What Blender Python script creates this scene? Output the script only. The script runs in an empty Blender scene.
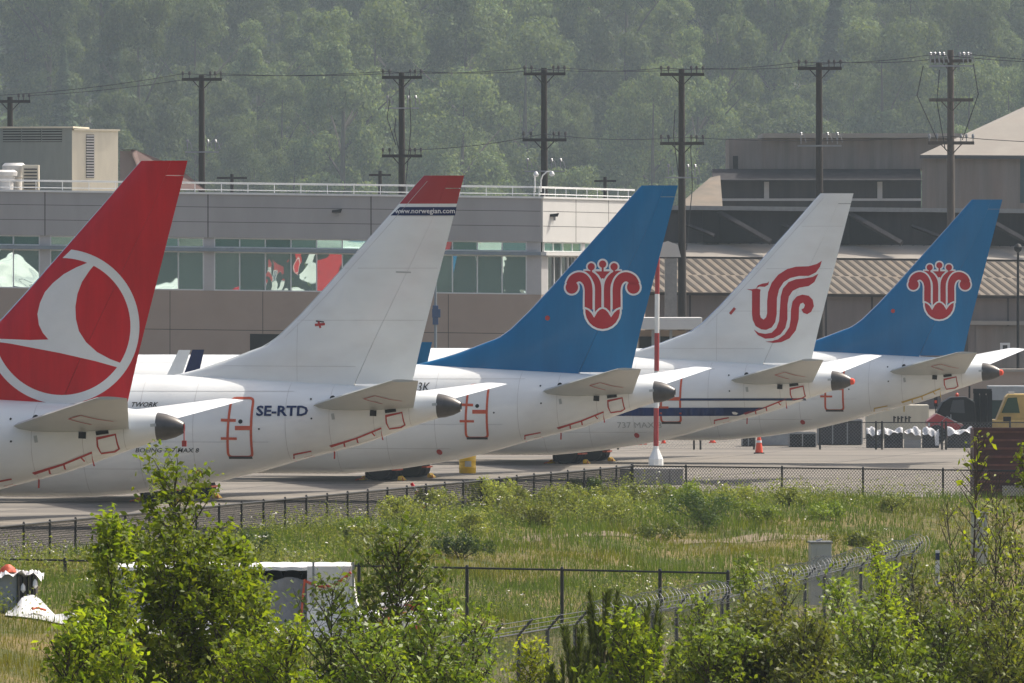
import bpy, bmesh, math, random
import numpy as np
from mathutils import Vector, Matrix
from mathutils.geometry import tessellate_polygon

# ------------------------------------------------------------------ camera, world, sun, exposure
S = bpy.context.scene
F = 9270.0           # focal length in pixels of the 1024 px wide frame
CH = 8.9             # camera height over the apron
HY = 271.0           # picture row of the horizon
cam_d = bpy.data.cameras.new('camera'); cam = bpy.data.objects.new('camera', cam_d)
S.collection.objects.link(cam); S.camera = cam
cam.location = (0, 0, CH); cam.rotation_euler = (math.radians(90), 0, 0)
cam_d.sensor_width = 36.0; cam_d.lens = F / 1024 * 36.0
cam_d.shift_y = -(341.5 - HY) / 1024
cam_d.clip_start = 1.0; cam_d.clip_end = 8000

SUN = Vector((0.80, 0.50, 0)).normalized(); ELEV = math.radians(54)
W = bpy.data.worlds.new('World'); S.world = W; W.use_nodes = True
nt = W.node_tree; bg = nt.nodes['Background']
sky = nt.nodes.new('ShaderNodeTexSky'); sky.sky_type = 'NISHITA'; sky.sun_disc = False
sky.sun_elevation = ELEV; sky.sun_rotation = math.atan2(SUN.x, SUN.y)
sky.air_density = 1.0; sky.dust_density = 6.0; sky.ozone_density = .6
nt.links.new(sky.outputs[0], bg.inputs[0]); bg.inputs[1].default_value = 0.125
sl = bpy.data.lights.new('sun', 'SUN'); sl.energy = 3.6; sl.angle = math.radians(0.53); sl.color = (1.0, 0.94, 0.85)
so = bpy.data.objects.new('sun', sl); S.collection.objects.link(so)
sd = Vector((SUN.x * math.cos(ELEV), SUN.y * math.cos(ELEV), math.sin(ELEV)))
so.rotation_euler = sd.to_track_quat('Z', 'Y').to_euler(); so.location = (60, 200, 120)
S.view_settings.view_transform = 'Standard'; S.view_settings.look = 'None'
S.view_settings.exposure = 0.47; S.view_settings.gamma = 1.0; S.view_settings.use_curve_mapping = False
S.render.engine = 'CYCLES'
S.cycles.use_denoising = True
S.cycles.max_bounces = 6; S.cycles.transparent_max_bounces = 12; S.cycles.volume_bounces = 0
S.cycles.use_adaptive_sampling = True; S.cycles.adaptive_threshold = 0.015

# ------------------------------------------------------------------ helpers
COL = S.collection
rnd = random.Random(7)

def P(px, py, d):
    """the point seen at picture position px, py at distance d"""
    return Vector(((px - 512) / F * d, d, CH - (py - HY) / F * d))

def tag(o, label=None, cat=None, group=None, kind=None):
    if label: o['label'] = label
    if cat: o['category'] = cat
    if group: o['group'] = group
    if kind: o['kind'] = kind
    return o

def empty(name, loc=(0, 0, 0), rz=0.0, label=None, cat=None, group=None):
    o = bpy.data.objects.new(name, None); COL.objects.link(o)
    o.location = loc; o.rotation_euler = (0, 0, rz); o.empty_display_size = .3
    return tag(o, label, cat, group)

class MB:
    """collects faces for one mesh object"""
    def __init__(s): s.v = []; s.f = []; s.m = []
    def add(s, vs, fs, mi=0):
        b = len(s.v); s.v.extend([tuple(q) for q in vs])
        for f in fs: s.f.append(tuple(b + i for i in f)); s.m.append(mi)
        return s
    def box(s, c, size, rz=0.0, mi=0, M=None):
        x, y, z = size[0] / 2, size[1] / 2, size[2] / 2
        ca, sa = math.cos(rz), math.sin(rz); vs = []
        for sx, sy, sz in ((-1,-1,-1),(1,-1,-1),(1,1,-1),(-1,1,-1),(-1,-1,1),(1,-1,1),(1,1,1),(-1,1,1)):
            px, py = sx * x, sy * y
            q = Vector((c[0] + px * ca - py * sa, c[1] + px * sa + py * ca, c[2] + sz * z))
            vs.append(M @ q if M else q)
        return s.add(vs, [(0,3,2,1),(4,5,6,7),(0,1,5,4),(1,2,6,5),(2,3,7,6),(3,0,4,7)], mi)
    def tube(s, path, r, n=8, mi=0, caps=True):
        """path: points; r: one radius or one per point"""
        P_ = [Vector(q) for q in path]
        if not hasattr(r, '__len__'): r = [r] * len(P_)
        b = len(s.v); up = None
        for i, q in enumerate(P_):
            t = (P_[min(i + 1, len(P_) - 1)] - P_[max(i - 1, 0)])
            if t.length < 1e-9: t = Vector((0, 0, 1))
            t.normalize()
            if up is None: up = Vector((0, 0, 1)) if abs(t.z) < .9 else Vector((1, 0, 0))
            a = t.cross(up)
            if a.length < 1e-6: a = t.cross(Vector((.3, 1, .2)))
            a.normalize(); bb = t.cross(a); up = -bb if False else up
            for k in range(n):
                g = 2 * math.pi * k / n
                s.v.append(tuple(q + (a * math.cos(g) + bb * math.sin(g)) * r[i]))
        for i in range(len(P_) - 1):
            for k in range(n):
                k2 = (k + 1) % n
                s.f.append((b + i * n + k, b + i * n + k2, b + (i + 1) * n + k2, b + (i + 1) * n + k)); s.m.append(mi)
        if caps:
            s.f.append(tuple(b + k for k in reversed(range(n)))); s.m.append(mi)
            e = b + (len(P_) - 1) * n
            s.f.append(tuple(e + k for k in range(n))); s.m.append(mi)
        return s
    def loft(s, rings, mi=0, closed=True, caps=True):
        b = len(s.v); n = len(rings[0])
        for r in rings: s.v.extend([tuple(q) for q in r])
        for i in range(len(rings) - 1):
            for k in range(n if closed else n - 1):
                k2 = (k + 1) % n
                s.f.append((b + i * n + k, b + i * n + k2, b + (i + 1) * n + k2, b + (i + 1) * n + k)); s.m.append(mi)
        if caps:
            s.f.append(tuple(b + k for k in reversed(range(n)))); s.m.append(mi)
            e = b + (len(rings) - 1) * n
            s.f.append(tuple(e + k for k in range(n))); s.m.append(mi)
        return s
    def lathe(s, prof, c=(0, 0, 0), n=20, mi=0, axis='z'):
        """prof: (r, h) pairs turned about an axis through c"""
        rings = []
        for r, h in prof:
            ring = []
            for k in range(n):
                g = 2 * math.pi * k / n
                a, bq = r * math.cos(g), r * math.sin(g)
                ring.append((c[0] + a, c[1] + bq, c[2] + h) if axis == 'z' else
                            (c[0] + h, c[1] + a, c[2] + bq) if axis == 'x' else (c[0] + bq, c[1] + h, c[2] + a))
            rings.append(ring)
        return s.loft(rings, mi)
    def prism(s, poly, axis, a, b, mi=0):
        """2D outline pushed along one axis from a to b"""
        def put(p, h): return (h, p[0], p[1]) if axis == 'x' else (p[0], h, p[1]) if axis == 'y' else (p[0], p[1], h)
        n = len(poly); vs = [put(p, a) for p in poly] + [put(p, b) for p in poly]
        tri = tessellate_polygon([[Vector((p[0], p[1], 0)) for p in poly]])
        fs = [tuple(reversed(t)) for t in tri] + [tuple(i + n for i in t) for t in tri]
        fs += [(i, (i + 1) % n, n + (i + 1) % n, n + i) for i in range(n)]
        return s.add(vs, fs, mi)
    def build(s, name, mats, parent=None, smooth=False, bevel=0.0, loc=None):
        me = bpy.data.meshes.new(name); me.from_pydata(s.v, [], s.f)
        for m in (mats if isinstance(mats, (list, tuple)) else [mats]): me.materials.append(m)
        if len(me.materials) > 1: me.polygons.foreach_set('material_index', s.m)
        bm = bmesh.new(); bm.from_mesh(me); bmesh.ops.recalc_face_normals(bm, faces=bm.faces); bm.to_mesh(me); bm.free()
        if smooth:
            me.polygons.foreach_set('use_smooth', [True] * len(me.polygons))
            try: me.set_sharp_from_angle(angle=math.radians(38))
            except Exception: pass
        me.update()
        o = bpy.data.objects.new(name, me); COL.objects.link(o)
        if parent: o.parent = parent
        if loc is not None: o.location = loc
        if bevel:
            b = o.modifiers.new('bevel', 'BEVEL'); b.width = bevel; b.segments = 2; b.limit_method = 'ANGLE'
        return o

def children(o): return [c for c in bpy.data.objects if c.parent == o]
def copy_tree(o, parent=None):
    kids = list(o.children)
    c = o.copy(); COL.objects.link(c)
    if parent: c.parent = parent
    for k in kids: copy_tree(k, c)
    return c

# ------------------------------------------------------------------ materials
def mat(name, col, rough=.6, metal=0.0, var=.12, scale=3.0, bump=0.0, coat=0.0, spec=.5, stretch=(1, 1, 1), dirt=None, dirt_amt=.5, dirt_scale=.6):
    m = bpy.data.materials.new(name); m.use_nodes = True
    t = m.node_tree; b = t.nodes['Principled BSDF']
    b.inputs['Roughness'].default_value = rough; b.inputs['Metallic'].default_value = metal
    b.inputs['Coat Weight'].default_value = coat; b.inputs['Coat Roughness'].default_value = .06
    b.inputs['Specular IOR Level'].default_value = spec
    tc = t.nodes.new('ShaderNodeTexCoord'); mp = t.nodes.new('ShaderNodeMapping')
    mp.inputs['Scale'].default_value = stretch; t.links.new(tc.outputs['Object'], mp.inputs[0])
    nz = t.nodes.new('ShaderNodeTexNoise'); nz.inputs['Scale'].default_value = scale; nz.inputs['Detail'].default_value = 6
    nz.inputs['Roughness'].default_value = .65
    t.links.new(mp.outputs[0], nz.inputs['Vector'])
    rp = t.nodes.new('ShaderNodeValToRGB'); e = rp.color_ramp.elements
    e[0].position = .3; e[1].position = .7
    e[0].color = [c * (1 - var) for c in col] + [1]; e[1].color = [min(1, c * (1 + var)) for c in col] + [1]
    t.links.new(nz.outputs[0], rp.inputs[0]); out = rp.outputs[0]
    if dirt:
        n2 = t.nodes.new('ShaderNodeTexNoise'); n2.inputs['Scale'].default_value = dirt_scale; n2.inputs['Detail'].default_value = 8
        t.links.new(mp.outputs[0], n2.inputs['Vector'])
        r2 = t.nodes.new('ShaderNodeValToRGB'); r2.color_ramp.elements[0].position = .48; r2.color_ramp.elements[1].position = .72
        r2.color_ramp.elements[1].color = (dirt_amt,) * 3 + (1,)
        t.links.new(n2.outputs[0], r2.inputs[0])
        mx = t.nodes.new('ShaderNodeMix'); mx.data_type = 'RGBA'; mx.inputs[7].default_value = (*dirt, 1)
        t.links.new(r2.outputs[0], mx.inputs[0]); t.links.new(out, mx.inputs[6]); out = mx.outputs[2]
    t.links.new(out, b.inputs['Base Color'])
    if bump:
        bp = t.nodes.new('ShaderNodeBump'); bp.inputs['Strength'].default_value = bump; bp.inputs['Distance'].default_value = .05
        t.links.new(nz.outputs[0], bp.inputs['Height']); t.links.new(bp.outputs[0], b.inputs['Normal'])
    return m

def leaf_mat(name, base, trans=.4, gloss=.25):
    """leaf colour times the leaf's own tint, light passes through"""
    m = bpy.data.materials.new(name); m.use_nodes = True; t = m.node_tree
    for n in list(t.nodes): t.nodes.remove(n)
    at = t.nodes.new('ShaderNodeAttribute'); at.attribute_name = 'tint'
    ob = t.nodes.new('ShaderNodeObjectInfo')
    mr = t.nodes.new('ShaderNodeMapRange'); mr.inputs[3].default_value = .62; mr.inputs[4].default_value = 1.4
    t.links.new(ob.outputs['Random'], mr.inputs[0])
    m1 = t.nodes.new('ShaderNodeMix'); m1.data_type = 'RGBA'; m1.blend_type = 'MULTIPLY'; m1.inputs[0].default_value = 1
    m1.inputs[6].default_value = (*base, 1); t.links.new(at.outputs['Color'], m1.inputs[7])
    m2 = t.nodes.new('ShaderNodeVectorMath'); m2.operation = 'SCALE'
    t.links.new(m1.outputs[2], m2.inputs[0]); t.links.new(mr.outputs[0], m2.inputs['Scale'])
    d = t.nodes.new('ShaderNodeBsdfPrincipled'); d.inputs['Roughness'].default_value = .5; d.inputs['Specular IOR Level'].default_value = gloss
    tr = t.nodes.new('ShaderNodeBsdfTranslucent')
    t.links.new(m2.outputs[0], d.inputs['Base Color'])
    g = t.nodes.new('ShaderNodeVectorMath'); g.operation = 'MULTIPLY'; g.inputs[1].default_value = (1.3, 1.28, .5)
    t.links.new(m2.outputs[0], g.inputs[0]); t.links.new(g.outputs[0], tr.inputs['Color'])
    mx = t.nodes.new('ShaderNodeMixShader'); mx.inputs[0].default_value = trans
    t.links.new(d.outputs[0], mx.inputs[1]); t.links.new(tr.outputs[0], mx.inputs[2])
    o = t.nodes.new('ShaderNodeOutputMaterial'); t.links.new(mx.outputs[0], o.inputs[0])
    return m

M = {}
M['white_paint'] = mat('white_paint', (.79, .80, .77), .25, var=.035, scale=1.2, coat=.2, spec=.4, stretch=(.5, 1, 1), dirt=(.60, .57, .52), dirt_amt=.35, dirt_scale=.9)
M['red_paint'] = mat('red_paint', (.54, .006, .016), .3, var=.16, scale=1.1, coat=.1, spec=.25, stretch=(1.6, 1, .22))  # stretched tone streaks stand in for gloss reflections on the fin
M['dark_red_paint'] = mat('dark_red_paint', (.36, .025, .03), .3, var=.08, scale=.8, coat=.3)
M['blue_paint'] = mat('blue_paint', (.0003, .143, .325), .3, var=.10, scale=1.0, coat=.08, spec=.2, stretch=(1.6, 1, .22))  # same stretched streaks, painted in place of gloss reflections
M['navy_paint'] = mat('navy_paint', (.008, .022, .09), .35, var=.05, spec=.25)
M['decal_white'] = mat('decal_white', (.74, .74, .73), .3, var=.03)
M['decal_red'] = mat('decal_red', (.42, .012, .022), .4, var=.08, scale=1.2, spec=.3)
M['orange_tape'] = mat('orange_tape', (.55, .085, .03), .6, var=.15, scale=5)
M['red_tape'] = mat('red_tape', (.42, .035, .025), .6, var=.15, scale=5)
M['yellow_tape'] = mat('yellow_tape', (.55, .38, .08), .6, var=.15, scale=5)
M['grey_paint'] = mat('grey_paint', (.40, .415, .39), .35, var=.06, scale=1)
M['bare_metal'] = mat('bare_metal', (.52, .53, .55), .25, 1.0, var=.08, scale=2)
M['exhaust_metal'] = mat('exhaust_metal', (.095, .09, .085), .42, .7, var=.2, scale=3)
M['black'] = mat('black', (.010, .010, .011), .6, var=.2, spec=.25)
M['rubber'] = mat('rubber', (.02, .02, .021), .8, var=.2, scale=6)
M['wrap'] = mat('wrap', (.010, .010, .013), .8, var=.4, scale=4, bump=.8, spec=.15)
M['yellow_plastic'] = mat('yellow_plastic', (.80, .50, .012), .5, var=.1)
M['cone_orange'] = mat('cone_orange', (.75, .07, .02), .5, var=.08)
M['steel'] = mat('steel', (.30, .31, .32), .45, .8, var=.1)
M['galv'] = mat('galv', (.28, .285, .29), .45, .7, var=.12, scale=4)
M['black_fence'] = mat('black_fence', (.012, .012, .012), .5, var=.15)
M['wood_pole'] = mat('wood_pole', (.026, .020, .016), .85, var=.35, scale=2, stretch=(4, 4, .3), bump=.3)
M['wood_pole_light'] = mat('wood_pole_light', (.085, .070, .058), .85, var=.3, scale=2, stretch=(4, 4, .3), bump=.3)
M['insulator'] = mat('insulator', (.55, .56, .56), .3, var=.1)
M['wire'] = mat('wire', (.03, .03, .03), .6)
M['concrete'] = mat('concrete', (.36, .34, .31), .85, var=.14, scale=2, bump=.2, dirt=(.2, .18, .16))
HAZE = 0.000105
# ------------------------------------------------------------------ ground, apron, terrain
def smooth01(x): x = np.clip(x, 0, 1); return x * x * (3 - 2 * x)
FZ = 1.2
FA, FB, FC = (-13.6, 245.0), (4.17, 322.0), (17.2, 314.0)       # line of the apron fence
def y_fence(X):
    X = np.asarray(X, float)
    left = FA[1] + (X - FA[0]) * (FB[1] - FA[1]) / (FB[0] - FA[0])
    right = FB[1] + (X - FB[0]) * (FC[1] - FB[1]) / (FC[0] - FB[0])
    return np.clip(np.where(X < FB[0], left, right), 175, 330)
def y_sec(X):
    X = np.asarray(X, float)
    return np.clip(193 + (X + .48) * 5.95, 100, 300)
def terrain(X, Y):
    X = np.asarray(X, float); Y = np.asarray(Y, float)
    yf = y_fence(X); ys = np.minimum(y_sec(X), yf - 18)
    t = (Y - ys) / (yf - ys)
    z = -.5 + 1.7 * (smooth01(np.clip(t, 0, 1)) * .75 + .25 * np.clip(t, 0, 1))
    near = np.clip((ys - Y) / 90, 0, 1.6)
    z = z - 2.3 * near
    bumps = .10 * np.sin(X * .9 + Y * .13) * np.sin(Y * .21 - X * .35) + .06 * np.sin(X * 2.1 + 1.3) * np.sin(Y * .47)
    z = z + bumps * np.clip((1 - t) * 6, 0, 1)
    back = np.clip((Y - yf - .25) / .5, 0, 1)
    return z * (1 - back) + (-.12) * back
xs = np.unique(np.concatenate([np.linspace(-1500, -60, 24), np.arange(-60, 60.1, .75), np.linspace(60, 1500, 24)]))
ys = np.unique(np.concatenate([np.linspace(-60, 60, 12), np.arange(60, 336, .8), np.linspace(336, 2680, 40)]))
XX, YY = np.meshgrid(xs, ys); ZZ = terrain(XX, YY)
vv = np.stack([XX, YY, ZZ], -1).reshape(-1, 3)
nx, ny = len(xs), len(ys)
idx = np.arange(nx * ny).reshape(ny, nx)
ff = np.stack([idx[:-1, :-1], idx[:-1, 1:], idx[1:, 1:], idx[1:, :-1]], -1).reshape(-1, 4)

def np_mesh(name, verts, faces, mats, tint=None, parent=None, smooth=False):
    verts = np.asarray(verts, np.float32); faces = np.asarray(faces, np.int32)
    me = bpy.data.meshes.new(name); nf, k = faces.shape
    me.vertices.add(len(verts)); me.vertices.foreach_set('co', verts.ravel())
    me.loops.add(nf * k); me.loops.foreach_set('vertex_index', faces.ravel())
    me.polygons.add(nf); me.polygons.foreach_set('loop_start', np.arange(0, nf * k, k, dtype=np.int32))
    try: me.polygons.foreach_set('loop_total', np.full(nf, k, np.int32))
    except Exception: pass
    if smooth: me.polygons.foreach_set('use_smooth', np.ones(nf, bool))
    for m in (mats if isinstance(mats, (list, tuple)) else [mats]): me.materials.append(m)
    if tint is not None:
        a = me.color_attributes.new('tint', 'FLOAT_COLOR', 'POINT')
        c = np.ones((len(verts), 4), np.float32); c[:, :3] = tint
        a.data.foreach_set('color', c.ravel())
    me.update(calc_edges=True); me.validate()
    o = bpy.data.objects.new(name, me); COL.objects.link(o)
    if parent: o.parent = parent
    return o

def ground_mat():
    m = bpy.data.materials.new('meadow_soil'); m.use_nodes = True; t = m.node_tree; b = t.nodes['Principled BSDF']
    b.inputs['Roughness'].default_value = .95; b.inputs['Specular IOR Level'].default_value = .1
    tc = t.nodes.new('ShaderNodeTexCoord')
    def noise(sc, det=7):
        n = t.nodes.new('ShaderNodeTexNoise'); n.inputs['Scale'].default_value = sc; n.inputs['Detail'].default_value = det
        t.links.new(tc.outputs['Object'], n.inputs['Vector']); return n
    n1, n2 = noise(.25), noise(2.2)
    r = t.nodes.new('ShaderNodeValToRGB'); r.color_ramp.elements[0].position = .38; r.color_ramp.elements[1].position = .62
    r.color_ramp.elements[0].color = (.06, .075, .022, 1); r.color_ramp.elements[1].color = (.20, .15, .07, 1)
    mx = t.nodes.new('ShaderNodeMix'); mx.data_type = 'FLOAT'; mx.inputs[0].default_value = .4
    t.links.new(n1.outputs[0], mx.inputs[2]); t.links.new(n2.outputs[0], mx.inputs[3]); t.links.new(mx.outputs[0], r.inputs[0])
    t.links.new(r.outputs[0], b.inputs['Base Color'])
    bp = t.nodes.new('ShaderNodeBump'); bp.inputs['Strength'].default_value = .6; bp.inputs['Distance'].default_value = .1
    t.links.new(n2.outputs[0], bp.inputs['Height']); t.links.new(bp.outputs[0], b.inputs['Normal'])
    return m
g = np_mesh('ground', vv, ff, ground_mat(), smooth=True); tag(g, kind='structure')

def apron_mat():
    m = bpy.data.materials.new('apron_concrete'); m.use_nodes = True; t = m.node_tree; b = t.nodes['Principled BSDF']
    b.inputs['Roughness'].default_value = .85; b.inputs['Specular IOR Level'].default_value = .25
    tc = t.nodes.new('ShaderNodeTexCoord')
    br = t.nodes.new('ShaderNodeTexBrick'); br.offset = 0; br.inputs['Scale'].default_value = 1
    br.inputs['Brick Width'].default_value = 7.5; br.inputs['Row Height'].default_value = 7.5; br.inputs['Mortar Size'].default_value = .06
    br.inputs['Color1'].default_value = (.225, .205, .175, 1); br.inputs['Color2'].default_value = (.195, .178, .153, 1); br.inputs['Mortar'].default_value = (.07, .065, .06, 1)
    mp = t.nodes.new('ShaderNodeMapping'); mp.inputs['Rotation'].default_value = (0, 0, .21)
    t.links.new(tc.outputs['Object'], mp.inputs[0]); t.links.new(mp.outputs[0], br.inputs['Vector'])
    m2 = t.nodes.new('ShaderNodeMapping'); m2.inputs['Rotation'].default_value = (0, 0, .21); m2.inputs['Scale'].default_value = (.08, .6, 1)
    t.links.new(tc.outputs['Object'], m2.inputs[0])
    n = t.nodes.new('ShaderNodeTexNoise'); n.inputs['Scale'].default_value = .7; n.inputs['Detail'].default_value = 9; n.inputs['Roughness'].default_value = .7
    t.links.new(m2.outputs[0], n.inputs['Vector'])
    r = t.nodes.new('ShaderNodeValToRGB'); r.color_ramp.elements[0].position = .35; r.color_ramp.elements[1].position = .6
    r.color_ramp.elements[0].color = (.48, .48, .49, 1); r.color_ramp.elements[1].color = (1.08, 1.06, 1.03, 1)
    t.links.new(n.outputs[0], r.inputs[0])
    mx = t.nodes.new('ShaderNodeMix'); mx.data_type = 'RGBA'; mx.blend_type = 'MULTIPLY'; mx.inputs[0].default_value = 1
    t.links.new(br.outputs[0], mx.inputs[6]); t.links.new(r.outputs[0], mx.inputs[7]); t.links.new(mx.outputs[2], b.inputs['Base Color'])
    return m
# apron: a sheet behind the fence line
ap = MB(); pts = []
Xl = [-160, -60, -40, -29.7, FA[0], -8, -2, FB[0], FC[0], 40, 200]
for x in Xl: pts.append((x, float(y_fence(x)) + .8, 0.0))
far = [(x, 760, 0.0) for x in Xl]
for i in range(len(Xl) - 1): ap.add([pts[i], pts[i + 1], far[i + 1], far[i]], [(0, 1, 2, 3)])
tag(ap.build('apron', apron_mat()), kind='structure')

# ------------------------------------------------------------------ buildings
M['shaded_panel'] = mat('shaded_panel', (.33, .32, .312), .55, var=.06, scale=.5, dirt=(.25, .24, .225), dirt_amt=.4, stretch=(1, 1, .25))  # grey has the shade of the front wall put into the colour
M['white_panel'] = mat('white_panel', (.60, .59, .56), .6, var=.04, scale=.5)
M['tan_wall'] = mat('tan_wall', (.35, .275, .22), .85, var=.08, scale=.6, bump=.1, dirt=(.22, .17, .135), dirt_amt=.35)
M['joint'] = mat('joint', (.06, .055, .05), .8)
M['pier'] = mat('pier', (.42, .41, .40), .7, var=.05)
M['mullion'] = mat('mullion', (.62, .63, .62), .4, var=.05)
M['ledge'] = mat('ledge', (.20, .24, .27), .5, var=.08)
M['cream'] = mat('cream', (.62, .57, .45), .7, var=.05, dirt=(.4, .36, .28), dirt_amt=.4, stretch=(1, 1, .2))
M['plant_shaded'] = mat('plant_shaded', (.21, .23, .21), .7, var=.07, stretch=(1, 1, .2))  # darkened for the plant room's shaded front
M['rail_white'] = mat('rail_white', (.7, .7, .68), .4, var=.05)
M['roof_tan'] = mat('roof_tan', (.185, .155, .12), .9, var=.2, scale=.7, dirt=(.22, .17, .12), dirt_amt=.6)
M['roof_brown'] = mat('roof_brown', (.045, .035, .028), .9, var=.2, scale=1.2)
M['roof_pale'] = mat('roof_pale', (.31, .28, .24), .85, var=.1, scale=.4, dirt=(.3, .26, .22), dirt_amt=.5)
M['hangar_wall'] = mat('hangar_wall', (.21, .185, .165), .85, var=.22, scale=1.4, stretch=(1, 1, .08), dirt=(.27, .17, .13), dirt_amt=.35)
M['dark_wall'] = mat('dark_wall', (.055, .052, .054), .95, spec=.1, var=.25, scale=1.2, stretch=(1, 1, .1))
M['dark_beam'] = mat('dark_beam', (.07, .075, .08), .6, var=.15)
M['brown_wall'] = mat('brown_wall', (.20, .165, .15), .85, var=.12, scale=1, stretch=(1, 1, .15))
M['red_roof'] = mat('red_roof', (.13, .085, .075), .9, var=.1)
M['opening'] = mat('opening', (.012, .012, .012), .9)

def glass_mat(name, base, refl, tint, wav=.05):
    m = bpy.data.materials.new(name); m.use_nodes = True; t = m.node_tree; b = t.nodes['Principled BSDF']
    tc = t.nodes.new('ShaderNodeTexCoord')
    n = t.nodes.new('ShaderNodeTexNoise'); n.inputs['Scale'].default_value = .3; n.inputs['Detail'].default_value = 1.5
    n.inputs['Distortion'].default_value = 1.0; t.links.new(tc.outputs['Object'], n.inputs['Vector'])
    bp = t.nodes.new('ShaderNodeBump'); bp.inputs['Strength'].default_value = wav; bp.inputs['Distance'].default_value = .6
    t.links.new(n.outputs[0], bp.inputs['Height'])
    b.inputs['Base Color'].default_value = (*base, 1); b.inputs['Roughness'].default_value = .15
    gl = t.nodes.new('ShaderNodeBsdfGlossy'); gl.inputs['Color'].default_value = (*tint, 1); gl.inputs['Roughness'].default_value = .01
    t.links.new(bp.outputs[0], gl.inputs['Normal']); t.links.new(bp.outputs[0], b.inputs['Normal'])
    mx = t.nodes.new('ShaderNodeMixShader'); mx.inputs[0].default_value = refl
    t.links.new(b.outputs[0], mx.inputs[1]); t.links.new(gl.outputs[0], mx.inputs[2])
    t.links.new(mx.outputs[0], t.nodes['Material Output'].inputs[0])
    return m
M['terminal_glass'] = glass_mat('terminal_glass', (.19, .32, .27), .55, (.80, .97, .9), .02)
M['upper_glass'] = glass_mat('upper_glass', (.08, .21, .17), .4, (.6, .85, .76), .003)
M['dark_glass'] = glass_mat('dark_glass', (.02, .025, .028), .3, (.6, .65, .65), .004)

class Wall:
    """a vertical wall plane: o corner, e direction along it, n outward; t metres along e; slope lifts it along t"""
    def __init__(s, o, ang, slope=0.0):
        s.o = Vector((o[0], o[1], 0)); s.e = Vector((math.cos(ang), math.sin(ang), 0)); s.n = Vector((s.e.y, -s.e.x, 0)); s.slope = slope
        if s.n.y > 0: s.n = -s.n
    def t(s, px):
        k = (px - 512) / F
        return (k * s.o.y - s.o.x) / (s.e.x - k * s.e.y)
    def z(s, px, py):
        t = s.t(px); d = s.o.y + s.e.y * t
        return CH - (py - HY) / F * d - s.slope * t
    def p(s, t, z, n=0.0): q = s.o + s.e * t + s.n * n; return (q.x, q.y, z + s.slope * t)
    def box(s, mb, t0, t1, z0, z1, n0, n1, mi=0):
        vs = [s.p(t, z, n) for z in (z0, z1) for t, n in ((t0, n0), (t1, n0), (t1, n1), (t0, n1))]
        mb.add(vs, [(0,3,2,1),(4,5,6,7),(0,1,5,4),(1,2,6,5),(2,3,7,6),(3,0,4,7)], mi)

# --- terminal with the glazed concourse
DT = 560.0
c0 = P(541, 0, DT)
WF = Wall((c0.x, c0.y), math.radians(181.2), .0125)      # front, t grows to the left
WF.e = Vector((-math.cos(math.radians(1.2)), -math.sin(math.radians(1.2)), 0)); WF.n = Vector((WF.e.y, -WF.e.x, 0)); WF.n = WF.n if WF.n.y < 0 else -WF.n
a2 = math.radians(66)
WR = Wall((c0.x, c0.y), 0, -.004); WR.e = Vector((math.cos(a2), math.sin(a2), 0)); WR.n = Vector((WR.e.y, -WR.e.x, 0))
Z0, Z1, Z2, Z3, Z4 = 7.47, 9.82, 10.06, 10.66, 13.28   # sill, lower head, ledge, upper head, roof edge
term = empty('terminal_building', (c0.x, c0.y, 0), 0, 'long concourse building with green glass bands, shaded grey front, sunlit white end and tan base', 'building')
def tobj(mb, name, m, par=None, **k):
    o = mb.build(name, m, None, **k)
    p = par or term
    o.parent = p
    off = Vector((0, 0, 0)); q = p
    while q is not None: off += Vector(q.location); q = q.parent
    o.location = -off
    return o
LEFT = WF.t(-45); RIGHT = 16.0
for W_, TL, nm, pm in ((WF, LEFT, 'front', 'shaded_panel'), (WR, RIGHT, 'end', 'white_panel')):  # upper wall and ledge colours carry the shaded front and sunlit end
    mb = MB()
    W_.box(mb, 0 if W_ is WF else .003, TL, -.2, Z0, -6, 0, 0)
    q = MB()
    tj = np.arange(0, TL, 5.6 if W_ is WF else 3.4)
    for t in tj[1:]: W_.box(mb, t - .02, t + .02, 0, Z0 - .05, 0, .004, 1)
    for z in (5.1, 2.6): W_.box(mb, .05, TL, z - .02, z + .02, 0, .004, 1)
    tobj(mb, 'base_wall', [M['tan_wall'], M['joint']])
    mb = MB()
    W_.box(mb, 0 if W_ is WF else .003, TL, Z3, Z4, -6, .12, 0)
    for z in (Z3 + .95, Z3 + 1.85): W_.box(mb, .05, TL, z - .015, z + .015, .12, .124, 1)
    for t in (np.array([WF.t(45), WF.t(208), WF.t(371)]) if W_ is WF else [5, 10]): W_.box(mb, t - .03, t + .03, Z3, Z4, .12, .125, 1)
    W_.box(mb, -.1 if W_ is WF else -.05, TL, Z4 + .003, Z4 + .12, -1.0, .2, 2)
    tobj(mb, 'parapet_wall', [M[pm], M['joint'], M['rail_white']])
    mb = MB(); W_.box(mb, 0.01, TL, Z1 + .02, Z2 - .02, -.5, .35)
    tobj(mb, 'ledge', M['ledge'] if W_ is WF else M['white_panel'])
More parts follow.
